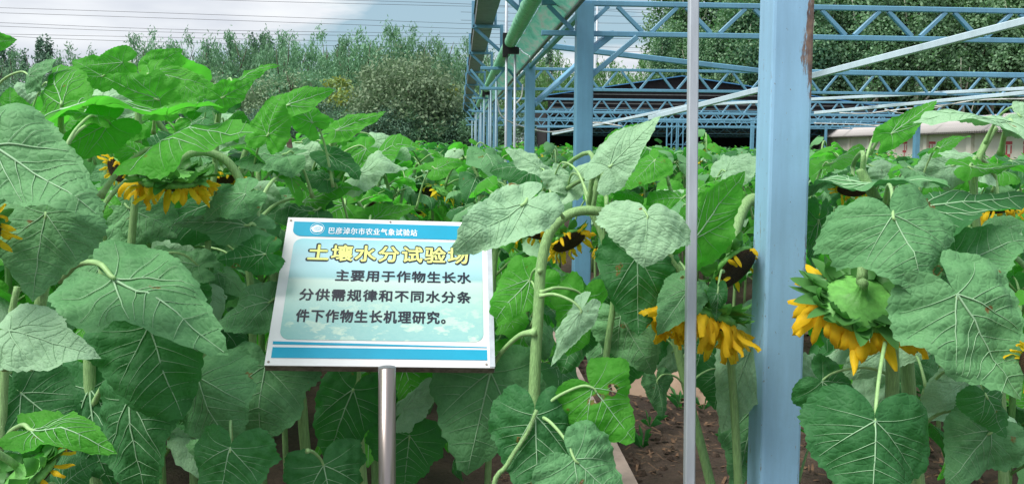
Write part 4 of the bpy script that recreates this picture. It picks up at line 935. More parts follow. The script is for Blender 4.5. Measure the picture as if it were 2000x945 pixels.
hero('G', 'dark stemmed sunflower behind the pointed leaves left of the sign', [(182, 960), (178, 800), (176, 680), (200, 560), (205, 470)], 2.0, 12)
hero('Hh', 'sunflower with upright stem just left of the notice board top', [(500, 900), (492, 600), (486, 520), (490, 440), (470, 380), (478, 300), (520, 250)], 2.45, 7)
hero('I', 'slanting bare sunflower stem rising beside the slim pale pole', [(1400, 1010), (1382, 920), (1346, 780), (1325, 690), (1306, 600), (1312, 500)], 2.4, 9)
hero('K', 'sunflower with brown seeded head peeping out left of the big post', [(1530, 900), (1520, 600), (1500, 470), (1480, 395), (1458, 398), (1440, 440), (1428, 490)], 2.5, 12, 2.3)
hero('L', 'tall sunflower at the upper left with broad upright leaves against the trees', [(250, 700), (255, 500), (268, 340), (270, 230), (268, 160), (255, 128), (240, 122)], 2.2, 7)
hero('N', 'sunflower left of the sign whose leaves stand out against the willows', [(400, 800), (405, 500), (420, 320), (425, 240), (435, 190), (450, 165)], 2.3, 6)
hero('O', 'sunflower behind the notice board with bright curled top leaves', [(700, 800), (690, 520), (665, 420), (645, 330), (648, 280), (660, 255)], 2.6, 7)
hero('Q', 'leafy sunflower at the far right edge below the tiled wall', [(1960, 960), (1950, 700), (1925, 560), (1905, 420), (1905, 330), (1935, 262), (1945, 250)], 1.95, 8)
hero('S', 'sunflower right of the sign carrying the upright pale leaf beside the blue column', [(1180, 760), (1200, 560), (1175, 460), (1150, 400), (1170, 355), (1190, 325)], 2.1, 6)
hero('U', 'sunflower behind the big post with a leaf pointing up at the slim pole', [(1440, 900), (1420, 640), (1385, 520), (1362, 462)], 2.2, 8)
hero('V', 'short sunflower under the board with dark hanging leaves', [(430, 1010), (438, 960), (444, 910), (452, 868)], 1.8, 8)
hero('X', 'low sunflower right of the sign post whose leaves cover the concrete strip', [(960, 990), (992, 905), (1030, 845), (1048, 800)], 1.7, 5)
hero('Y', 'sunflower at the lower right corner with crinkled leaves', [(1800, 1000), (1790, 860), (1810, 760)], 1.9, 10)
hero('Z', 'sunflower at the upper left corner with one bright leaf against the sky', [(-60, 700), (-50, 400), (-40, 200), (-30, 110)], 1.6, 8)

NV = {'f': (0, .30, .95), 'fd': (0, .05, 1), 'u': (0, .85, .5), 'e': (0, .97, .22), 'eb': (0, -.97, .24), 'l': (-.5, .3, .8), 'r': (.5, .3, .8), 'b': (0, -.35, .93), 'ul': (-.35, .75, .5), 'ur': (.35, .75, .5)}
hl = np.random.default_rng(77)
def leaf(key, bx, by, tx, ty, w_, d, n='f', dd=0., bend=.55, side=.5, fold=0., wave=.085, twist=0., curl=0., mat='leaf', att=None, lab=None, flip=False):
    H = HERO[key]; B, T_ = P(bx, by, d), P(tx, ty, d+dd)
    nv = camdir(*NV[n]) if isinstance(n, str) else camdir(*n)
    if flip: nv = -nv
    Ls = (T_-B).length; ratio = (w_*d/F)/Ls
    me, tip = leaf_mesh('leaf', hl, min(1.9, max(.45, ratio*.98)), bend, side, fold, wave, twist, curl, 20, 120, True, [M[mat], M['vein']], pucker=.021)
    ratio2 = tip.length
    mw = frame_to(B, T_, nv, tip)
    root = H['root']; o = link('leaf', me, root, Matrix.Translation(-H['foot']) @ mw)
    if lab: o['label'] = lab
    # the stalk: from the stem to the blade
    if att: A0 = P(*att) if len(att) == 3 else P(att[0], att[1], d+.06)
    else:
        c = [p for p in H['pts'] if p.z > .2]; tgt = B-Vector((0, 0, .05)); A0 = min(c, key=lambda p: (p-tgt).length+max(0, p.z-B.z)*1.2)
    yv = (T_-B).normalized(); q = (B-A0); ln = q.length
    if att is None and ln > .26:
        A0 = B-yv*.07+Vector((0, 0, -.13))+(B-EYE).normalized()*.07; q = B-A0; ln = q.length
    ac = .12 if att else .20; m1 = A0+q*.35+Vector((0, 0, ac*1.1*ln)); m2 = A0+q*.78+Vector((0, 0, ac*ln))
    r0 = .0042*min(1.3, max(.6, Ls/.2)); mb = MB(); foot = H['foot']
    pts = smoothpts([A0, m1, m2, B, B+yv*.012], 5)
    mb.tube([p-foot for p in pts], [r0*(1.35-.6*i/(len(pts)-1)+.9*math.exp(-i*.8)) for i in range(len(pts))], 7); mb.build('leaf_stalk', M['stalk'], root, True)
    return o
P_, C_, G_ = 'leaf_pale', 'leaf_cool', 'leaf_fresh'
# --- left
leaf('E', -14, 284, 196, 424, 205, 1.30, (.1, .5, .85), -.04, .45, .3, wave=.02, mat=C_, att=(60, 262, 1.38), lab='huge grey green leaf crossing the left edge')
leaf('E', 90, 417, 64, 590, 232, 1.42, (.05, .30, .95), -.02, .5, .35, mat=C_, att=(78, 480, 1.54))
leaf('F', 22, 648, 198, 700, 132, 1.38, (.0, .6, .8), -.03, .5, .4, wave=.03, mat=P_, att=(10, 720))
leaf('G', 216, 538, 447, 694, 205, 1.62, (.15, .62, .75), -.10, .75, .5, wave=.03, mat=C_, att=(120, 545, 1.75), lab='large pointed leaf left of the notice board')
leaf('G', 290, 636, 358, 818, 246, 1.75, (.1, .35, .95), 0, .4, .3)
leaf('V', 392, 738, 462, 882, 190, 1.85, (-.3, .3, .9), 0, .8, .6, fold=.2, mat=C_, att=(440, 800))
leaf('V', 519, 716, 510, 868, 232, 2.0, (.05, .30, .95), -.02, .45, .35, mat=C_, att=(540, 800, 2.2))
leaf('F', 58, 838, 230, 886, 86, 1.30, (.1, .7, .7), -.05, .5, .5, mat=G_, att=(6, 868))
leaf('F', 43, 768, 168, 866, 178, 1.52, (0, .4, .9), 0, .4, .4, mat='leaf', att=(15, 800))
leaf('G', 259, 783, 300, 990, 170, 1.85, 'fd', 0, .4, .6)
leaf('G', 180, 760, 225, 960, 150, 2.0, 'fd', 0, .4, .6)
leaf('V', 450, 874, 430, 990, 200, 1.60, (0, .5, .85), 0, .4, .4)
leaf('V', 632, 908, 660, 1030, 170, 1.95, (0, .6, .8), -.02, .4, .5, att=(600, 880, 1.9))
leaf('F', 120, 950, 190, 900, 120, 1.6, 'f')
leaf('Hh', 520, 496, 424, 508, 84, 2.0, (0, .1, 1), 0, .3, .5, att=(540, 560, 2.2))
leaf('Hh', 530, 588, 418, 640, 120, 2.05, (-.1, .5, .8), 0, .5, .5, mat=C_)
leaf('G', 388, 520, 280, 505, 74, 2.1, (0, .7, .7), 0, .3, .5, mat=C_)
leaf('D', 486, 440, 326, 446, 76, 2.05, (0, .6, .8), 0, .5, .9, wave=.08, mat=C_)
leaf('D', 480, 380, 398, 432, 84, 2.0, (.1, .5, .8), 0, .4, .6, mat=C_)
leaf('D', 560, 350, 420, 300, 60, 2.2, 'e', 0, .4, .4, mat=G_)
leaf('Hh', 420, 400, 300, 470, 110, 2.3, (0, .5, .8), 0, .5, .7)
leaf('G', 190, 500, 300, 600, 150, 2.2, (0, .5, .8), 0, .5, .5, mat=C_)
leaf('G', 330, 560, 400, 640, 150, 2.15, (0, .4, .9), 0, .5, .5)
leaf('D', 250, 405, 360, 460, 150, 2.25, (0, .5, .8), 0, .5, .5, mat=C_)
# --- upper left, seen from under and edge on
leaf('Z', -40, 85, 34, 78, 58, 1.5, (.1, -.2, 1), 0, .3, .4, mat=G_)
leaf('L', 60, 150, 122, 112, 72, 2.0, (-.2, .55, .8), 0, .8, .9, mat=C_, att=(-20, 190, 2.1))
leaf('L', 120, 204, 119, 126, 130, 1.95, (0, -.15, 1), .12, .3, .4, mat=G_, att=(122, 260, 1.98))
leaf('L', 240, 122, 168, 128, 62, 2.15, (0, -.3, .95), 0, .4, .5, mat=G_)
leaf('L', 200, 150, 140, 118, 60, 2.2, (0, .3, .95), 0, .4, .5, mat=G_)
leaf('N', 295, 132, 358, 96, 62, 2.25, (0, -.2, 1), 0, .4, .5, mat=G_, att=(285, 190, 2.3))
leaf('L', 310, 196, 202, 150, 90, 1.95, (0, -.35, .95), 0, .3, .4, mat=G_, att=(300, 260, 2.1))
leaf('N', 291, 146, 402, 168, 66, 2.1, (0, .4, .9), 0, .6, .5, mat=G_, att=(270, 200, 2.2))
leaf('N', 360, 168, 432, 180, 66, 2.3, (0, .5, .85), 0, .6, .5, mat=G_)
leaf('N', 432, 191, 496, 158, 56, 2.1, (0, -.3, .95), 0, .3, .4, mat=G_)
leaf('N', 455, 164, 547, 128, 42, 2.2, (0, .6, .8), 0, .4, .4, fold=.3, mat=G_)
leaf('E', 190, 231, 100, 232, 60, 1.7, 'e', 0, .4, .4, mat=G_, att=(118, 310, 1.56))
leaf('G', 120, 222, 438, 212, 190, 1.75, (0, .985, .13), .02, .35, .25, wave=.02, mat=G_, att=(118, 300, 1.8), lab='long leaf seen edge on with toothed rim')
leaf('E', 215, 240, 104, 300, 96, 1.75, (-.1, -.2, 1), 0, .3, .4, mat=G_, att=(118, 300, 1.6))
leaf('D', 310, 292, 502, 258, 190, 1.75, (0, .95, .27), 0, .5, .4, wave=.03, mat=G_, att=(196, 384, 1.78))
leaf('D', 275, 300, 210, 262, 80, 1.9, 'u', 0, .4, .4, mat=G_)
leaf('F', -15, 300, 52, 240, 80, 1.7, (0, -.1, 1), 0, .3, .4, mat=G_)
leaf('E', 30, 230, 20, 170, 70, 2.0, (0, .2, 1), 0, .3, .4, mat=G_)
leaf('Hh', 522, 266, 552, 182, 92, 2.0, (-.15, -.15, 1), 0, .25, .3, mat=G_, att=(486, 400, 2.3))
leaf('Hh', 560, 206, 654, 176, 58, 2.1, (0, .35, .9), 0, .4, .5, mat=G_, att=(540, 300, 2.4))
leaf('Hh', 610, 240, 545, 190, 60, 2.2, (0, .5, .85), 0, .4, .5, mat=G_)
leaf('O', 657, 256, 754, 218, 46, 2.3, (0, .5, .85), 0, .4, .4, mat=G_, att=(645, 320, 2.5))
leaf('O', 664, 262, 604, 232, 40, 2.4, 'u', 0, .4, .4, mat=G_)
leaf('O', 590, 396, 712, 376, 80, 2.35, (0, .70, .7), 0, .4, .4, mat=G_, att=(505, 430, 2.2))
leaf('O', 725, 430, 813, 402, 62, 2.4, (0, .5, .85), 0, .3, .4, mat=G_, att=(720, 470, 2.2))
leaf('O', 640, 300, 702, 352, 80, 2.3, 'u', 0, .5, .5)
leaf('O', 700, 340, 798, 330, 90, 2.4, (0, .8, .6), 0, .6, .9, wave=.1, mat=P_)
leaf('O', 712, 320, 830, 292, 110, 2.6, (0, .93, .35), 0, .5, .4, mat=G_)
leaf('Hh', 640, 352, 580, 330, 70, 2.3, 'u', 0, .4, .4)
leaf('O', 850, 330, 905, 318, 50, 3.0, (0, .5, .85), 0, .4, .5, mat=G_)
leaf('Hh', 560, 300, 450, 320, 100, 2.2, 'u', 0, .5, .6, mat=C_)
leaf('O', 620, 410, 520, 420, 100, 2.3, 'u', 0, .5, .6, mat='leaf')
# --- under the board and right of it
leaf('A', 958, 726, 912, 928, 226, 2.06, (.0, .25, .96), -.02, .45, .35, mat=C_, att=(1046, 648, 1.95), lab='big hanging leaf below the right corner of the board')
leaf('X', 790, 800, 872, 728, 100, 2.2, 'u', 0, .4, .4, mat=P_, att=(760, 960, 2.3))
leaf('X', 800, 850, 790, 960, 150, 2.2, 'f', 0, .5, .5, att=(790, 990, 2.3))
leaf('X', 690, 760, 640, 900, 150, 2.2, 'f', 0, .5, .5, att=(650, 960, 2.3))
leaf('X', 1045, 812, 1050, 985, 186, 1.72, (0, .3, .95), 0, .4, .5, mat='leaf', att=(1035, 840, 1.74))
leaf('X', 1158, 757, 1240, 862, 182, 1.72, (-.1, .35, .93), -.02, .5, .35, mat=G_, att=(1046, 812, 1.74), lab='bright green leaf with a brown hole over the concrete strip')
leaf('X', 1122, 896, 1225, 1000, 215, 1.62, (0, .6, .8), 0, .5, .5, mat=C_, att=(1046, 812, 1.74))
leaf('A', 1026, 396, 884, 498, 128, 1.70, (-.1, .45, .9), -.05, .6, .45, wave=.04, mat=P_, att=(1064, 440, 1.9), lab='pale leaf hanging over the top right corner of the board')
leaf('A', 1052, 392, 1070, 430, 60, 1.85, 'f', 0, .4, .5, mat=P_, att=(1100, 425, 1.95))
leaf('A', 1264, 420, 1257, 523, 192, 1.84, (.05, .45, .9), -.03, .7, .35, wave=.04, mat=P_, att=(1185, 412, 1.98), lab='pale lobed leaf in front of the slim pole')
leaf('A', 1245, 500, 1247, 656, 152, 2.05, (-.1, .1, 1), .0, .25, .3, mat='leaf', att=(1250, 445, 2.0))
leaf('A', 1345, 565, 1283, 655, 92, 1.98, (-.1, .3, .95), -.02, .4, .5, mat=C_, att=(1340, 550, 2.03))
leaf('U', 1356, 466, 1455, 334, 118, 2.05, (.1, -.1, 1), .05, .25, .3, mat=G_, lab='leaf pointing up between the slim pole and the big post')
leaf('A', 1138, 578, 1108, 696, 118, 2.0, (.3, .2, .9), 0, .4, .6, mat=G_, att=(1055, 572, 1.96))
leaf('A', 1135, 606, 1076, 716, 66, 1.88, (-.5, .2, .8), 0, .8, 1.0, fold=.4, mat=P_, att=(1055, 578, 1.95))
leaf('A', 1036, 545, 958, 642, 104, 2.05, (-.1, .3, .95), 0, .4, .5, mat=G_, att=(1055, 530, 1.96))
leaf('A', 1030, 560, 1086, 586, 50, 2.1, 'f', 0, .4, .5, mat=G_)
leaf('I', 1212, 618, 1276, 732, 120, 2.2, (0, .2, 1), 0, .4, .5, mat=C_)
leaf('I', 1270, 660, 1230, 720, 90, 2.4, 'f', 0, .4, .5)
leaf('I', 1405, 725, 1395, 800, 90, 2.5, 'f', 0, .4, .5, att=(1340, 760, 2.4))
leaf('S', 1190, 326, 1292, 226, 96, 1.95, (-.45, .30, .85), .0, .35, .5, wave=.03, mat=P_, lab='upright pale leaf in front of the dark shed')
leaf('S', 1205, 290, 1276, 236, 60, 2.15, (0, .5, .85), 0, .4, .5, mat=G_)
leaf('S', 1058, 330, 986, 292, 74, 2.5, (0, .85, .5), 0, .4, .5, mat=P_, att=(1080, 400, 2.4))
leaf('S', 1085, 340, 1118, 386, 60, 2.3, (0, .5, .85), 0, .5, .5, mat=P_)
leaf('S', 1110, 362, 1212, 332, 66, 2.3, (0, .7, .7), 0, .5, .8, wave=.08, mat=P_)
leaf('S', 1215, 470, 1170, 530, 90, 2.3, 'f', 0, .5, .5, mat=C_)
leaf('U', 1330, 420, 1280, 470, 80, 2.4, 'u', 0, .5, .5, mat=C_)
leaf('U', 1475, 650, 1408, 846, 130, 2.25, (-.35, .2, .9), 0, .5, .7, fold=.2, mat=P_, att=(1500, 640, 2.4))
leaf('U', 1480, 790, 1432, 970, 130, 2.45, (-.35, .2, .9), 0, .5, .7, mat=C_, att=(1500, 760, 2.6))
leaf('K', 1402, 568, 1398, 628, 40, 1.98, (0, .1, 1), 0, .3, .3, mat='leaf', att=(1412, 530, 2.1))
leaf('K', 1420, 500, 1340, 478, 90, 2.3, 'u', 0, .4, .5, mat=C_)
leaf('I', 1380, 655, 1402, 795, 116, 2.6, (0, .3, .95), mat='leaf')
leaf('I', 1284, 742, 1292, 815, 62, 2.35, (.3, .3, .9), mat=C_)
leaf('I', 1236, 640, 1206, 765, 120, 2.7, (0, .3, .95), mat='leaf')
leaf('I', 1178, 630, 1168, 742, 96, 2.8, (0, .3, .95), mat=C_)
leaf('I', 1442, 640, 1452, 745, 92, 2.5, (0, .3, .95), mat=C_)
leaf('I', 1312, 690, 1286, 742, 56, 2.5, (.3, .3, .9), mat=P_)
leaf('S', 1128, 640, 1096, 730, 84, 2.6, (.1, .4, .9), mat='leaf')
# --- right of the post
leaf('C', 1744, 420, 1808, 583, 286, 1.62, (.05, .42, .9), -.06, .45, .35, wave=.03, mat=C_, att=(1728, 398, 1.95), lab='broad pale leaf over the green backed head')
leaf('Q', 1866, 576, 1994, 782, 246, 1.55, (.05, .35, .93), -.03, .4, .35, wave=.03, mat=C_, att=(1836, 545, 1.8), lab='very large leaf filling the right edge')
leaf('B', 1708, 822, 1690, 1010, 290, 1.50, (0, .42, .9), -.02, .4, .4, wave=.03, mat='leaf', att=(1738, 660, 1.82))
leaf('Y', 1936, 840, 1846, 945, 150, 1.75, (0, .4, .9), 0, .6, .6, wave=.09, mat=C_)
leaf('Y', 1925, 770, 1965, 855, 110, 1.7, (.1, .3, .95), 0, .5, .5)
leaf('Q', 1895, 738, 1800, 804, 96, 1.85, (0, .5, .85), 0, .4, .5, mat=P_)
leaf('B', 1604, 745, 1680, 812, 116, 1.85, (0, .35, .93), 0, .4, .5, att=(1736, 730, 1.86))
leaf('C', 1765, 655, 1640, 740, 100, 2.0, (0, .5, .85), 0, .5, .5, mat=P_)
leaf('B', 1598, 430, 1594, 560, 80, 2.3, 'r', 0, .4, .5)
leaf('C', 1737, 355, 1556, 396, 128, 1.95, (.15, .65, .75), .35, .5, .4, wave=.03, mat=C_, att=(1738, 400, 1.95), lab='pale leaf reaching left behind the big post')
leaf('Q', 1975, 240, 1782, 242, 160, 1.75, (0, .93, .36), .0, .5, .5, wave=.04, mat=P_, att=(1955, 300, 1.9), lab='long pale leaf in front of the tiled wall')
leaf('C', 1740, 262, 1830, 196, 34, 2.0, (0, .4, .9), 0, .3, .4, mat=G_, att=(1700, 300, 2.1))
leaf('C', 1738, 262, 1722, 285, 50, 2.2, 'f', mat=G_)
leaf('Q', 1925, 330, 1830, 300, 80, 2.1, (0, .7, .7), 0, .5, .6, mat=P_)
leaf('Q', 1836, 290, 1897, 268, 36, 2.5, 'u', 0, .4, .4, mat=G_)
leaf('Q', 1895, 325, 2005, 340, 76, 1.9, (0, .93, .36), 0, .4, .4, mat=G_)
leaf('C', 1800, 412, 2015, 380, 200, 1.75, (0, .94, .30), 0, .4, .3, mat='leaf', att=(1745, 440, 1.9))
leaf('C', 1722, 420, 1600, 462, 110, 1.95, (0, .6, .8), 0, .4, .5, mat=C_)
leaf('Q', 1850, 540, 2012, 470, 140, 1.7, (0, .85, .5), 0, .4, .4, mat=C_)
leaf('Q', 1905, 480, 2010, 440, 90, 2.0, 'u', 0, .4, .5, mat=C_)
leaf('Q', 1990, 225, 2040, 260, 90, 1.8, 'f', 0, .4, .5, mat=P_)
leaf('C', 1780, 330, 1840, 370, 90, 2.3, 'u', 0, .5, .5, mat=C_)
leaf('C', 1620, 320, 1690, 290, 90, 2.4, 'e', 0, .4, .4, mat=G_)
leaf('Y', 1760, 700, 1830, 730, 90, 2.1, 'f', 0, .5, .5, mat=C_)
# more crowded leaves around the hero ones
rl = random.Random(31)
def crowd(n, keys, x0, x1, y0, y1, d0, d1, mats_, w0=60, w1=110):
    for _ in range(n):
        bx, by = rl.uniform(x0, x1), rl.uniform(y0, y1); d = rl.uniform(d0, d1); s_ = rl.choice((-1, 1)); l = rl.uniform(w0, w1)
        tx, ty = bx+s_*l*rl.uniform(.5, 1), by+l*rl.uniform(-.35, .6)
        B = P(bx, by, d); key = min(keys, key=lambda k: min((q-B).length for q in HERO[k]['pts']))
        leaf(key, bx, by, tx, ty, l*rl.uniform(.8, 1.1), d, (rl.uniform(-.4, .4), rl.uniform(.2, 1), rl.uniform(.25, .9)), 0, rl.uniform(.3, .9), rl.uniform(.3, .9), wave=rl.uniform(.05, .11), twist=rl.uniform(-.4, .4), mat=rl.choice(mats_))
crowd(20, 'LNED', 60, 460, 165, 260, 2.15, 2.6, (G_, G_, G_, 'leaf', P_))
crowd(16, ['D', 'Hh', 'O', 'N'], 380, 740, 270, 400, 2.45, 2.9, (G_, G_, 'leaf', C_, P_))
crowd(12, 'SUA', 1040, 1440, 300, 400, 2.5, 3.0, (G_, G_, 'leaf', P_, P_))
crowd(16, 'CQ', 1640, 1990, 315, 420, 2.3, 2.8, (G_, G_, 'leaf', C_, P_))
crowd(10, ['D', 'G', 'Hh'], 240, 520, 400, 560, 2.4, 2.8, ('leaf', C_, C_, P_), 80, 140)
crowd(14, ['V', 'G', 'F'], 30, 500, 700, 930, 2.0, 2.3, ('leaf', 'leaf', C_), 90, 150)
crowd(10, ['B', 'Y', 'Q'], 1600, 1980, 640, 900, 2.1, 2.4, ('leaf', 'leaf', C_, P_), 70, 130)
crowd(8, ['A', 'S', 'I'], 1080, 1300, 520, 680, 2.3, 2.7, ('leaf', C_, G_), 60, 100)
# heads of the near plants
def hhead(key, px, py, d, look, rpx, seed, tie=True, **k):
    H = HERO[key]; r_ = rpx*d/F; c = P(px, py, d); lk = camdir(*look).normalized(); nb = c-lk*r_*.60
    far_ = (H['pts'][-1]-nb).length; A0 = H['pts'][-1] if far_ < .16 else min(H['pts'], key=lambda q: (q-nb-Vector((0, 0, .03))).length)
    a1 = (H['pts'][-1]-H['pts'][-2]).normalized() if far_ < .16 else Vector((0, 0, 1)); dd = (A0-nb).length
    pts = smoothpts([A0-a1*.004, A0+a1*dd*.3, nb-lk*dd*.3, nb+lk*r_*.12], 6); mb = MB()
    ra = H['r']*.75 if far_ < .16 else .006; mb.tube([q-H['foot'] for q in pts], [ra+(max(r_*.11, ra*.9)-ra)*i/(len(pts)-1) for i in range(len(pts))], 9)
    mb.build('flower_stalk', M['stem'], H['root'], True)
    return add_head(H['root'], c, lk, r_, seed, **k)
h = hhead('A', 1364, 616, 2.08, (-.28, -.90, .16), 74, 3, npet=54, nbr=40, drop=.04, petal_scale=1.15, bract_scale=.9)
hhead('I', 1300, 600, 2.2, (-.8, -.55, .1), 46, 33, npet=40, petal_scale=1.1)
h = hhead('B', 1676, 592, 1.76, (.02, -.80, -.56), 80, 5, npet=50, nbr=56, drop=.03, petal_scale=1.2)
hhead('D', 338, 352, 1.98, (-.05, -.93, -.22), 62, 8, npet=52, nbr=44, petal_scale=.9, drop=.03, grav=.55)
hhead('K', 1434, 522, 2.2, (.52, -.60, .60), 52, 9, npet=14, drop=.3, petal_scale=.8)
hhead('E', -52, 452, 1.34, (.8, -.1, .5), 52, 10, npet=24, petal_scale=.9)
hhead('F', 55, 930, 1.25, (.45, -.75, -.40), 62, 12, npet=22, nbr=36, bract_scale=1.3, petal_scale=.8)
hhead('G', 228, 332, 2.2, (-.5, -.35, .7), 26, 13, npet=20)
hhead('Q', 2030, 716, 1.5, (-.8, -.2, .4), 40, 14, npet=20, nbr=10)
hhead('Q', 1952, 408, 2.1, (.1, -.95, .12), 36, 15, npet=20, nbr=18)
hhead('S', 1110, 470, 2.4, (.35, -.75, .45), 36, 16, npet=24, drop=.05)
hhead('S', 1046, 452, 2.5, (-.2, -.8, .4), 30, 17, npet=20)
hhead('S', 1182, 478, 2.5, (.3, -.8, .4), 22, 18, npet=16)
hhead('C', 1665, 368, 2.2, (-.2, -.85, .4), 30, 19, npet=14)
hhead('N', 440, 352, 2.4, (.3, -.8, .3), 26, 20, npet=18)

# ================================================================== THE FIELD: plants with leaves of their own, then far rows
gl = np.random.default_rng(5)
def mats(m): return [M[m], M['vein']]
LM = []     # (mesh, kind)
for i in range(9):
    me, tip = leaf_mesh('leaf', gl, gl.uniform(.85, 1.1), gl.uniform(.3, 1.3), gl.uniform(.3, .9), gl.uniform(-.1, .25), .06, gl.uniform(-.3, .3), gl.uniform(0, .12), 9, 44, True, mats(('leaf', G_, G_, G_, C_, 'leaf', C_, G_, P_)[i]))
    LM.append(me)
def field_plant(seed, h, nl, lod, tall=False):
    """returns stem mesh, [(leaf mesh, matrix)], head matrix; base at the origin"""
    rnd = random.Random(seed); mb = MB(); a = rnd.uniform(0, 6.28); lean = Vector((math.cos(a), math.sin(a), 0)); hh = h
    pts = [Vector((0, 0, 0)), lean*.02+Vector((0, 0, hh*.4)), lean*.03+Vector((0, 0, hh*.72)), lean*.06+Vector((0, 0, hh*.84)), lean*.12+Vector((0, 0, hh*.88)), lean*.19+Vector((0, 0, hh*.84)), lean*.22+Vector((0, 0, hh*.79))]
    if tall: pts[3:] = [lean*.06+Vector((0, 0, hh*.93)), lean*.11+Vector((0, 0, hh*.985)), lean*.17+Vector((0, 0, hh*.96)), lean*.20+Vector((0, 0, hh*.91))]
    sp = smoothpts(pts, 3); m = len(sp); sd_ = 7 if lod == 0 else 4
    mb.tube(sp, [.0125*(1.2-.65*i/(m-1)) for i in range(m)], sd_)
    leaves = []
    for k in range(nl):
        t_ = k/(nl-1); z = hh*(.30+.62*t_) if lod == 0 else hh*(.5+.44*t_); az = a+k*2.4+rnd.uniform(-.3, .3); u = Vector((math.cos(az), math.sin(az), 0))
        f = z/hh*(m-1)*.8; b = min(sp, key=lambda p: abs(p.z-z)+(0 if (p-lean*.05).length > 0 else 0))
        pl = rnd.uniform(.10, .20)*(1.15-.4*t_); up = rnd.uniform(.25, .9)
        e = b+u*pl+Vector((0, 0, pl*up)); mb.tube([b, b+u*pl*.5+Vector((0, 0, pl*up*.75)), e, e+u*.01], [.006, .0045, .0035, .003], 5 if lod == 0 else 3)
        pit = rnd.uniform(.0, .75) if t_ > .5 else rnd.uniform(.35, 1.15)
        y = (u*math.cos(pit)-Vector((0, 0, math.sin(pit)))).normalized(); n = (u*math.sin(pit)+Vector((0, 0, math.cos(pit)))); rl = rnd.uniform(-.45, .45); x = y.cross(n).normalized(); n2 = (n*math.cos(rl)+x*math.sin(rl)).normalized(); x2 = y.cross(n2)
        L_ = rnd.uniform(.10, .235)*(1.15-.35*t_)*(1.0 if lod == 0 else 1.12)
        leaves.append((rnd.randrange(9), Matrix.Translation(e) @ Matrix((x2, y, n2)).transposed().to_4x4() @ Matrix.Scale(L_, 4)))
    look = (Vector((0, 0, -1))+lean*rnd.uniform(-.3, .8)).normalized(); xx = look.cross(Vector((.3, .9, .1))).normalized(); yy = look.cross(xx)
    hr = rnd.uniform(.05, .08); hm = Matrix.Translation(sp[-1]+look*hr*.5) @ Matrix((xx, yy, look)).transposed().to_4x4() @ Matrix.Scale(hr, 4)
    return mb.mesh('stem', M['stem'], True), leaves, hm
LM_lo = []
for i in range(9):
    me, tip = leaf_mesh('leaf', gl, gl.uniform(.85, 1.1), gl.uniform(.4, 1.2), gl.uniform(.3, .9), .1, .06, 0, 0, 5, 20, False, mats(('leaf', G_, G_, 'leaf', C_, 'leaf', C_, G_, P_)[i]))
    LM_lo.append(me)
PROTO_N = [field_plant(50+s_, 1.62, 26, 0, s_ in (1, 4)) for s_ in range(7)]
PROTO_F = [field_plant(80+s_, 1.55, 15, 1, s_ in (2, 5)) for s_ in range(6)]
PLAIN_N = [q for i, q in enumerate(PROTO_N) if i not in (1, 4)]; PLAIN_F = [q for i, q in enumerate(PROTO_F) if i not in (2, 5)]
def place_plant(proto, x, y, rot, s_, lms, head, label, group):
    root = empty('sunflower_plant', (x, y, 0), label, 'sunflower', group); root.rotation_euler = (0, 0, rot); root.scale = (s_,)*3
    st, lv, hm = proto; link('stem', st, root)
    for i, m in lv: link('leaf', lms[i], root, m)
    if head: link('flower_head', HEAD_FAR, root, hm)
    return root
rf = random.Random(99); cells = []
def inview(x, y, pad=.5):
    q = CM.transposed() @ Vector((x, y, 0)); 
    yy = -(CM.transposed() @ (Vector((x, y, 1.4))-EYE)).z; xx = (CM.transposed() @ (Vector((x, y, 1.4))-EYE)).x
    return yy > .5 and abs(xx) < yy*(1000/F)+pad, yy
y = 2.55
row = 0
while y < 48:
    row += 1
    st = .47 if y < 16 else .62
    x = -45.
    while x < 26:
        x += st*1.08; px_, py_ = x+rf.uniform(-.12, .12), y+rf.uniform(-.12, .12)
        ok, dep = inview(px_, py_)
        if not ok: continue
        if .30 < px_ < 2.0 and py_ < 7.2 and not (px_ > 1.45 and py_ < 3.6): continue
        if .40 < px_ < 1.1: continue
        if abs(px_+.18) < .62 and py_ < 3.0: continue      # keep clear of the notice board
        # stay on the field side of the wall
        if py_ > 12 and (Vector((px_, py_, 0))-wa).dot(wn) < .5: continue
        cells.append((dep, px_, py_, row))
    y += st
cells.sort()
N1, N2 = 92, 280
def hgt(x, y):
    s_ = 1.09 if x < .4 else .93
    if x < .4 and x/y > -.22: s_ = 1.0
    if x < .4 and x/y > -.10: s_ = .965
    if x > .8 and 3.5 < y < 14: s_ = .99 if x/y < .45 else .945
    if y < 4 and x > -1.2: s_ *= .94
    if y > 20 and x < .4: s_ *= .97
    if y > 16 and x > 4: s_ = .92
    if x > 3 and y > 9: s_ *= .95
    return s_
far = []
near = []
for i, (dep, x, y, row) in enumerate(cells):
    s_ = hgt(x, y)*(rf.uniform(.91, 1.04) if rf.random() > .12 else rf.uniform(1.03, 1.12))
    side = 'left of the steel columns' if x < .8 else 'right of the steel columns'
    if i < N1: near.append((row, x/y, i % 4 > 0, place_plant(rf.choice(PROTO_N if rf.random() < .35 else PLAIN_N), x, y, rf.uniform(0, 6.28), s_, LM, i % 4 > 0, ('sunflower with a drooping yellow head' if i % 4 else 'leafy sunflower without a flower head')+' in the near field, '+side, 'near rows of sunflowers, '+side)))
    elif i < N2: place_plant(rf.choice(PROTO_F if rf.random() < .45 else PLAIN_F), x, y, rf.uniform(0, 6.28), s_*1.03, LM_lo, rf.random() < .8, 'sunflower in the middle rows of the field, '+side, 'middle rows of sunflowers, '+side)
    else: far.append((x, y, s_))
print('cells', len(cells), 'far', len(far))
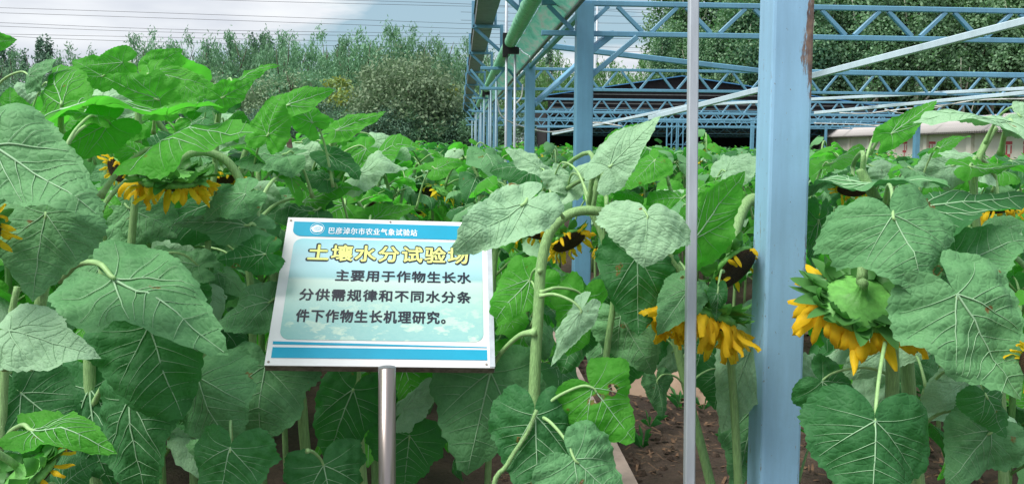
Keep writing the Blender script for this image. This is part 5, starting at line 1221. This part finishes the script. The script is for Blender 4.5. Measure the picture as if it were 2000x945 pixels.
# far rows as one mass
def far_mass():
    rng = np.random.default_rng(8); V = []; Fc = []; Mi = []; nb = 0
    # merged prototype from the low leaves
    base = []
    for (st, lv, hm) in PROTO_F:
        vs, fs, ms = [], [], []; off = 0
        for i, m in lv[3:]:
            # a leaf of 6 points folded along the middle, toothed look comes from count
            pts = [(0, 0, 0), (.42, .22, -.06), (.48, .5, -.10), (0, .52, .03), (-.48, .5, -.10), (-.42, .22, -.06), (0, 1, -.22), (.2, .82, -.1), (-.2, .82, -.1)]
            q = [tuple(m @ Vector(p)) for p in pts]; vs += q
            for f in ((0, 1, 2, 3), (0, 3, 4, 5), (3, 2, 7, 6), (3, 6, 8, 4)): fs.append(tuple(off+a for a in f)); ms.append(i % 3)
            off += 9
        for k in range(9):      # petals and disc
            a = k/9*6.283; u = Vector((math.cos(a), math.sin(a), 0)); s2 = Vector((-math.sin(a), math.cos(a), 0))
            q = [tuple(hm @ (u*.8-s2*.2)), tuple(hm @ (u*.8+s2*.2)), tuple(hm @ (u*1.6+Vector((0, 0, .5))))]; vs += q; fs.append((off, off+1, off+2, off+2)); ms.append(3); off += 3
        base.append((np.array(vs), np.array(fs), np.array(ms)))
    for (x, y, s_) in far:
        vs, fs, ms = base[rng.integers(len(base))]; a = rng.uniform(0, 6.28); c, s1 = math.cos(a), math.sin(a)
        hasflow = rng.random() < .7
        R2 = np.array([[c, -s1, 0], [s1, c, 0], [0, 0, 1]])*s_; V.append(vs @ R2.T+[x, y, 0])
        k = np.ones(len(fs), bool) if hasflow else ms != 3
        Fc.append(fs[k]+nb); Mi.append(ms[k]); nb += len(vs)
    V = np.concatenate(V); Fc = np.concatenate(Fc); Mi = np.concatenate(Mi)
    faces = [tuple(f) if f[2] != f[3] else tuple(f[:3]) for f in Fc.tolist()]
    me = bpy.data.meshes.new('sunflower_field'); me.from_pydata(V.tolist(), [], faces)
    for m in ('leaf', G_, C_, 'petal'): me.materials.append(M[m])
    me.polygons.foreach_set('material_index', Mi.astype('i')); me.update(); return me
tag(link('sunflower_field', far_mass()), 'distant rows of sunflowers reaching back to the trees', 'sunflowers', kind='stuff')
ORD = 'first second third fourth fifth sixth seventh eighth ninth tenth eleventh twelfth thirteenth fourteenth fifteenth sixteenth seventeenth eighteenth nineteenth twentieth'.split()
def ordinal(n):
    if n < 20: return ORD[n]
    t_ = {2: 'twenty', 3: 'thirty', 4: 'forty', 5: 'fifty', 6: 'sixty'}[(n+1)//10]; u = (n+1) % 10
    return t_+'-'+ORD[u-1] if u else t_[:-1]+'ieth'
for rw_ in sorted({q[0] for q in near}):
    mem = sorted([q for q in near if q[0] == rw_], key=lambda q: q[1])
    for n_, q in enumerate(mem): q[3]['label'] = ('sunflower with a drooping head' if q[2] else 'headless leafy sunflower')+', %s from the left in the %s field row' % (ordinal(n_), ordinal(rw_-1))
for g_, txt in (('willows of the tree belt', 'weeping willow, %s from the left in the tree belt'), ('willows behind the shed', 'light green willow beyond the dark shed, %s from the left'),
                ('narrow dark trees above the willows', 'narrow dark tree above the willows, %s from the left'), ('bushy trees in front of the willows', 'bushy grey green tree before the willows, %s from the left'),
                ('dark shrubs at the foot of the trees', 'dark shrub at the foot of the tree belt, %s from the left'), ('tall poplars at the right', 'tall pale trunked poplar, %s from the left in the right wood'), ('shrubs under the poplars', 'leafy shrub under the poplars, %s from the left')):
    mem = [o for o in col.objects if o.parent is None and o.get('group') == g_]; mem.sort(key=lambda o: o.location.x/o.location.y)
    vis = [o for o in mem if inview(o.location.x, o.location.y, .3)[0]]
    for n_, o in enumerate(vis): o['label'] = txt % ordinal(n_)
print('objects', len(bpy.data.objects), 'tris', sum(len(m.polygons) for m in bpy.data.meshes))
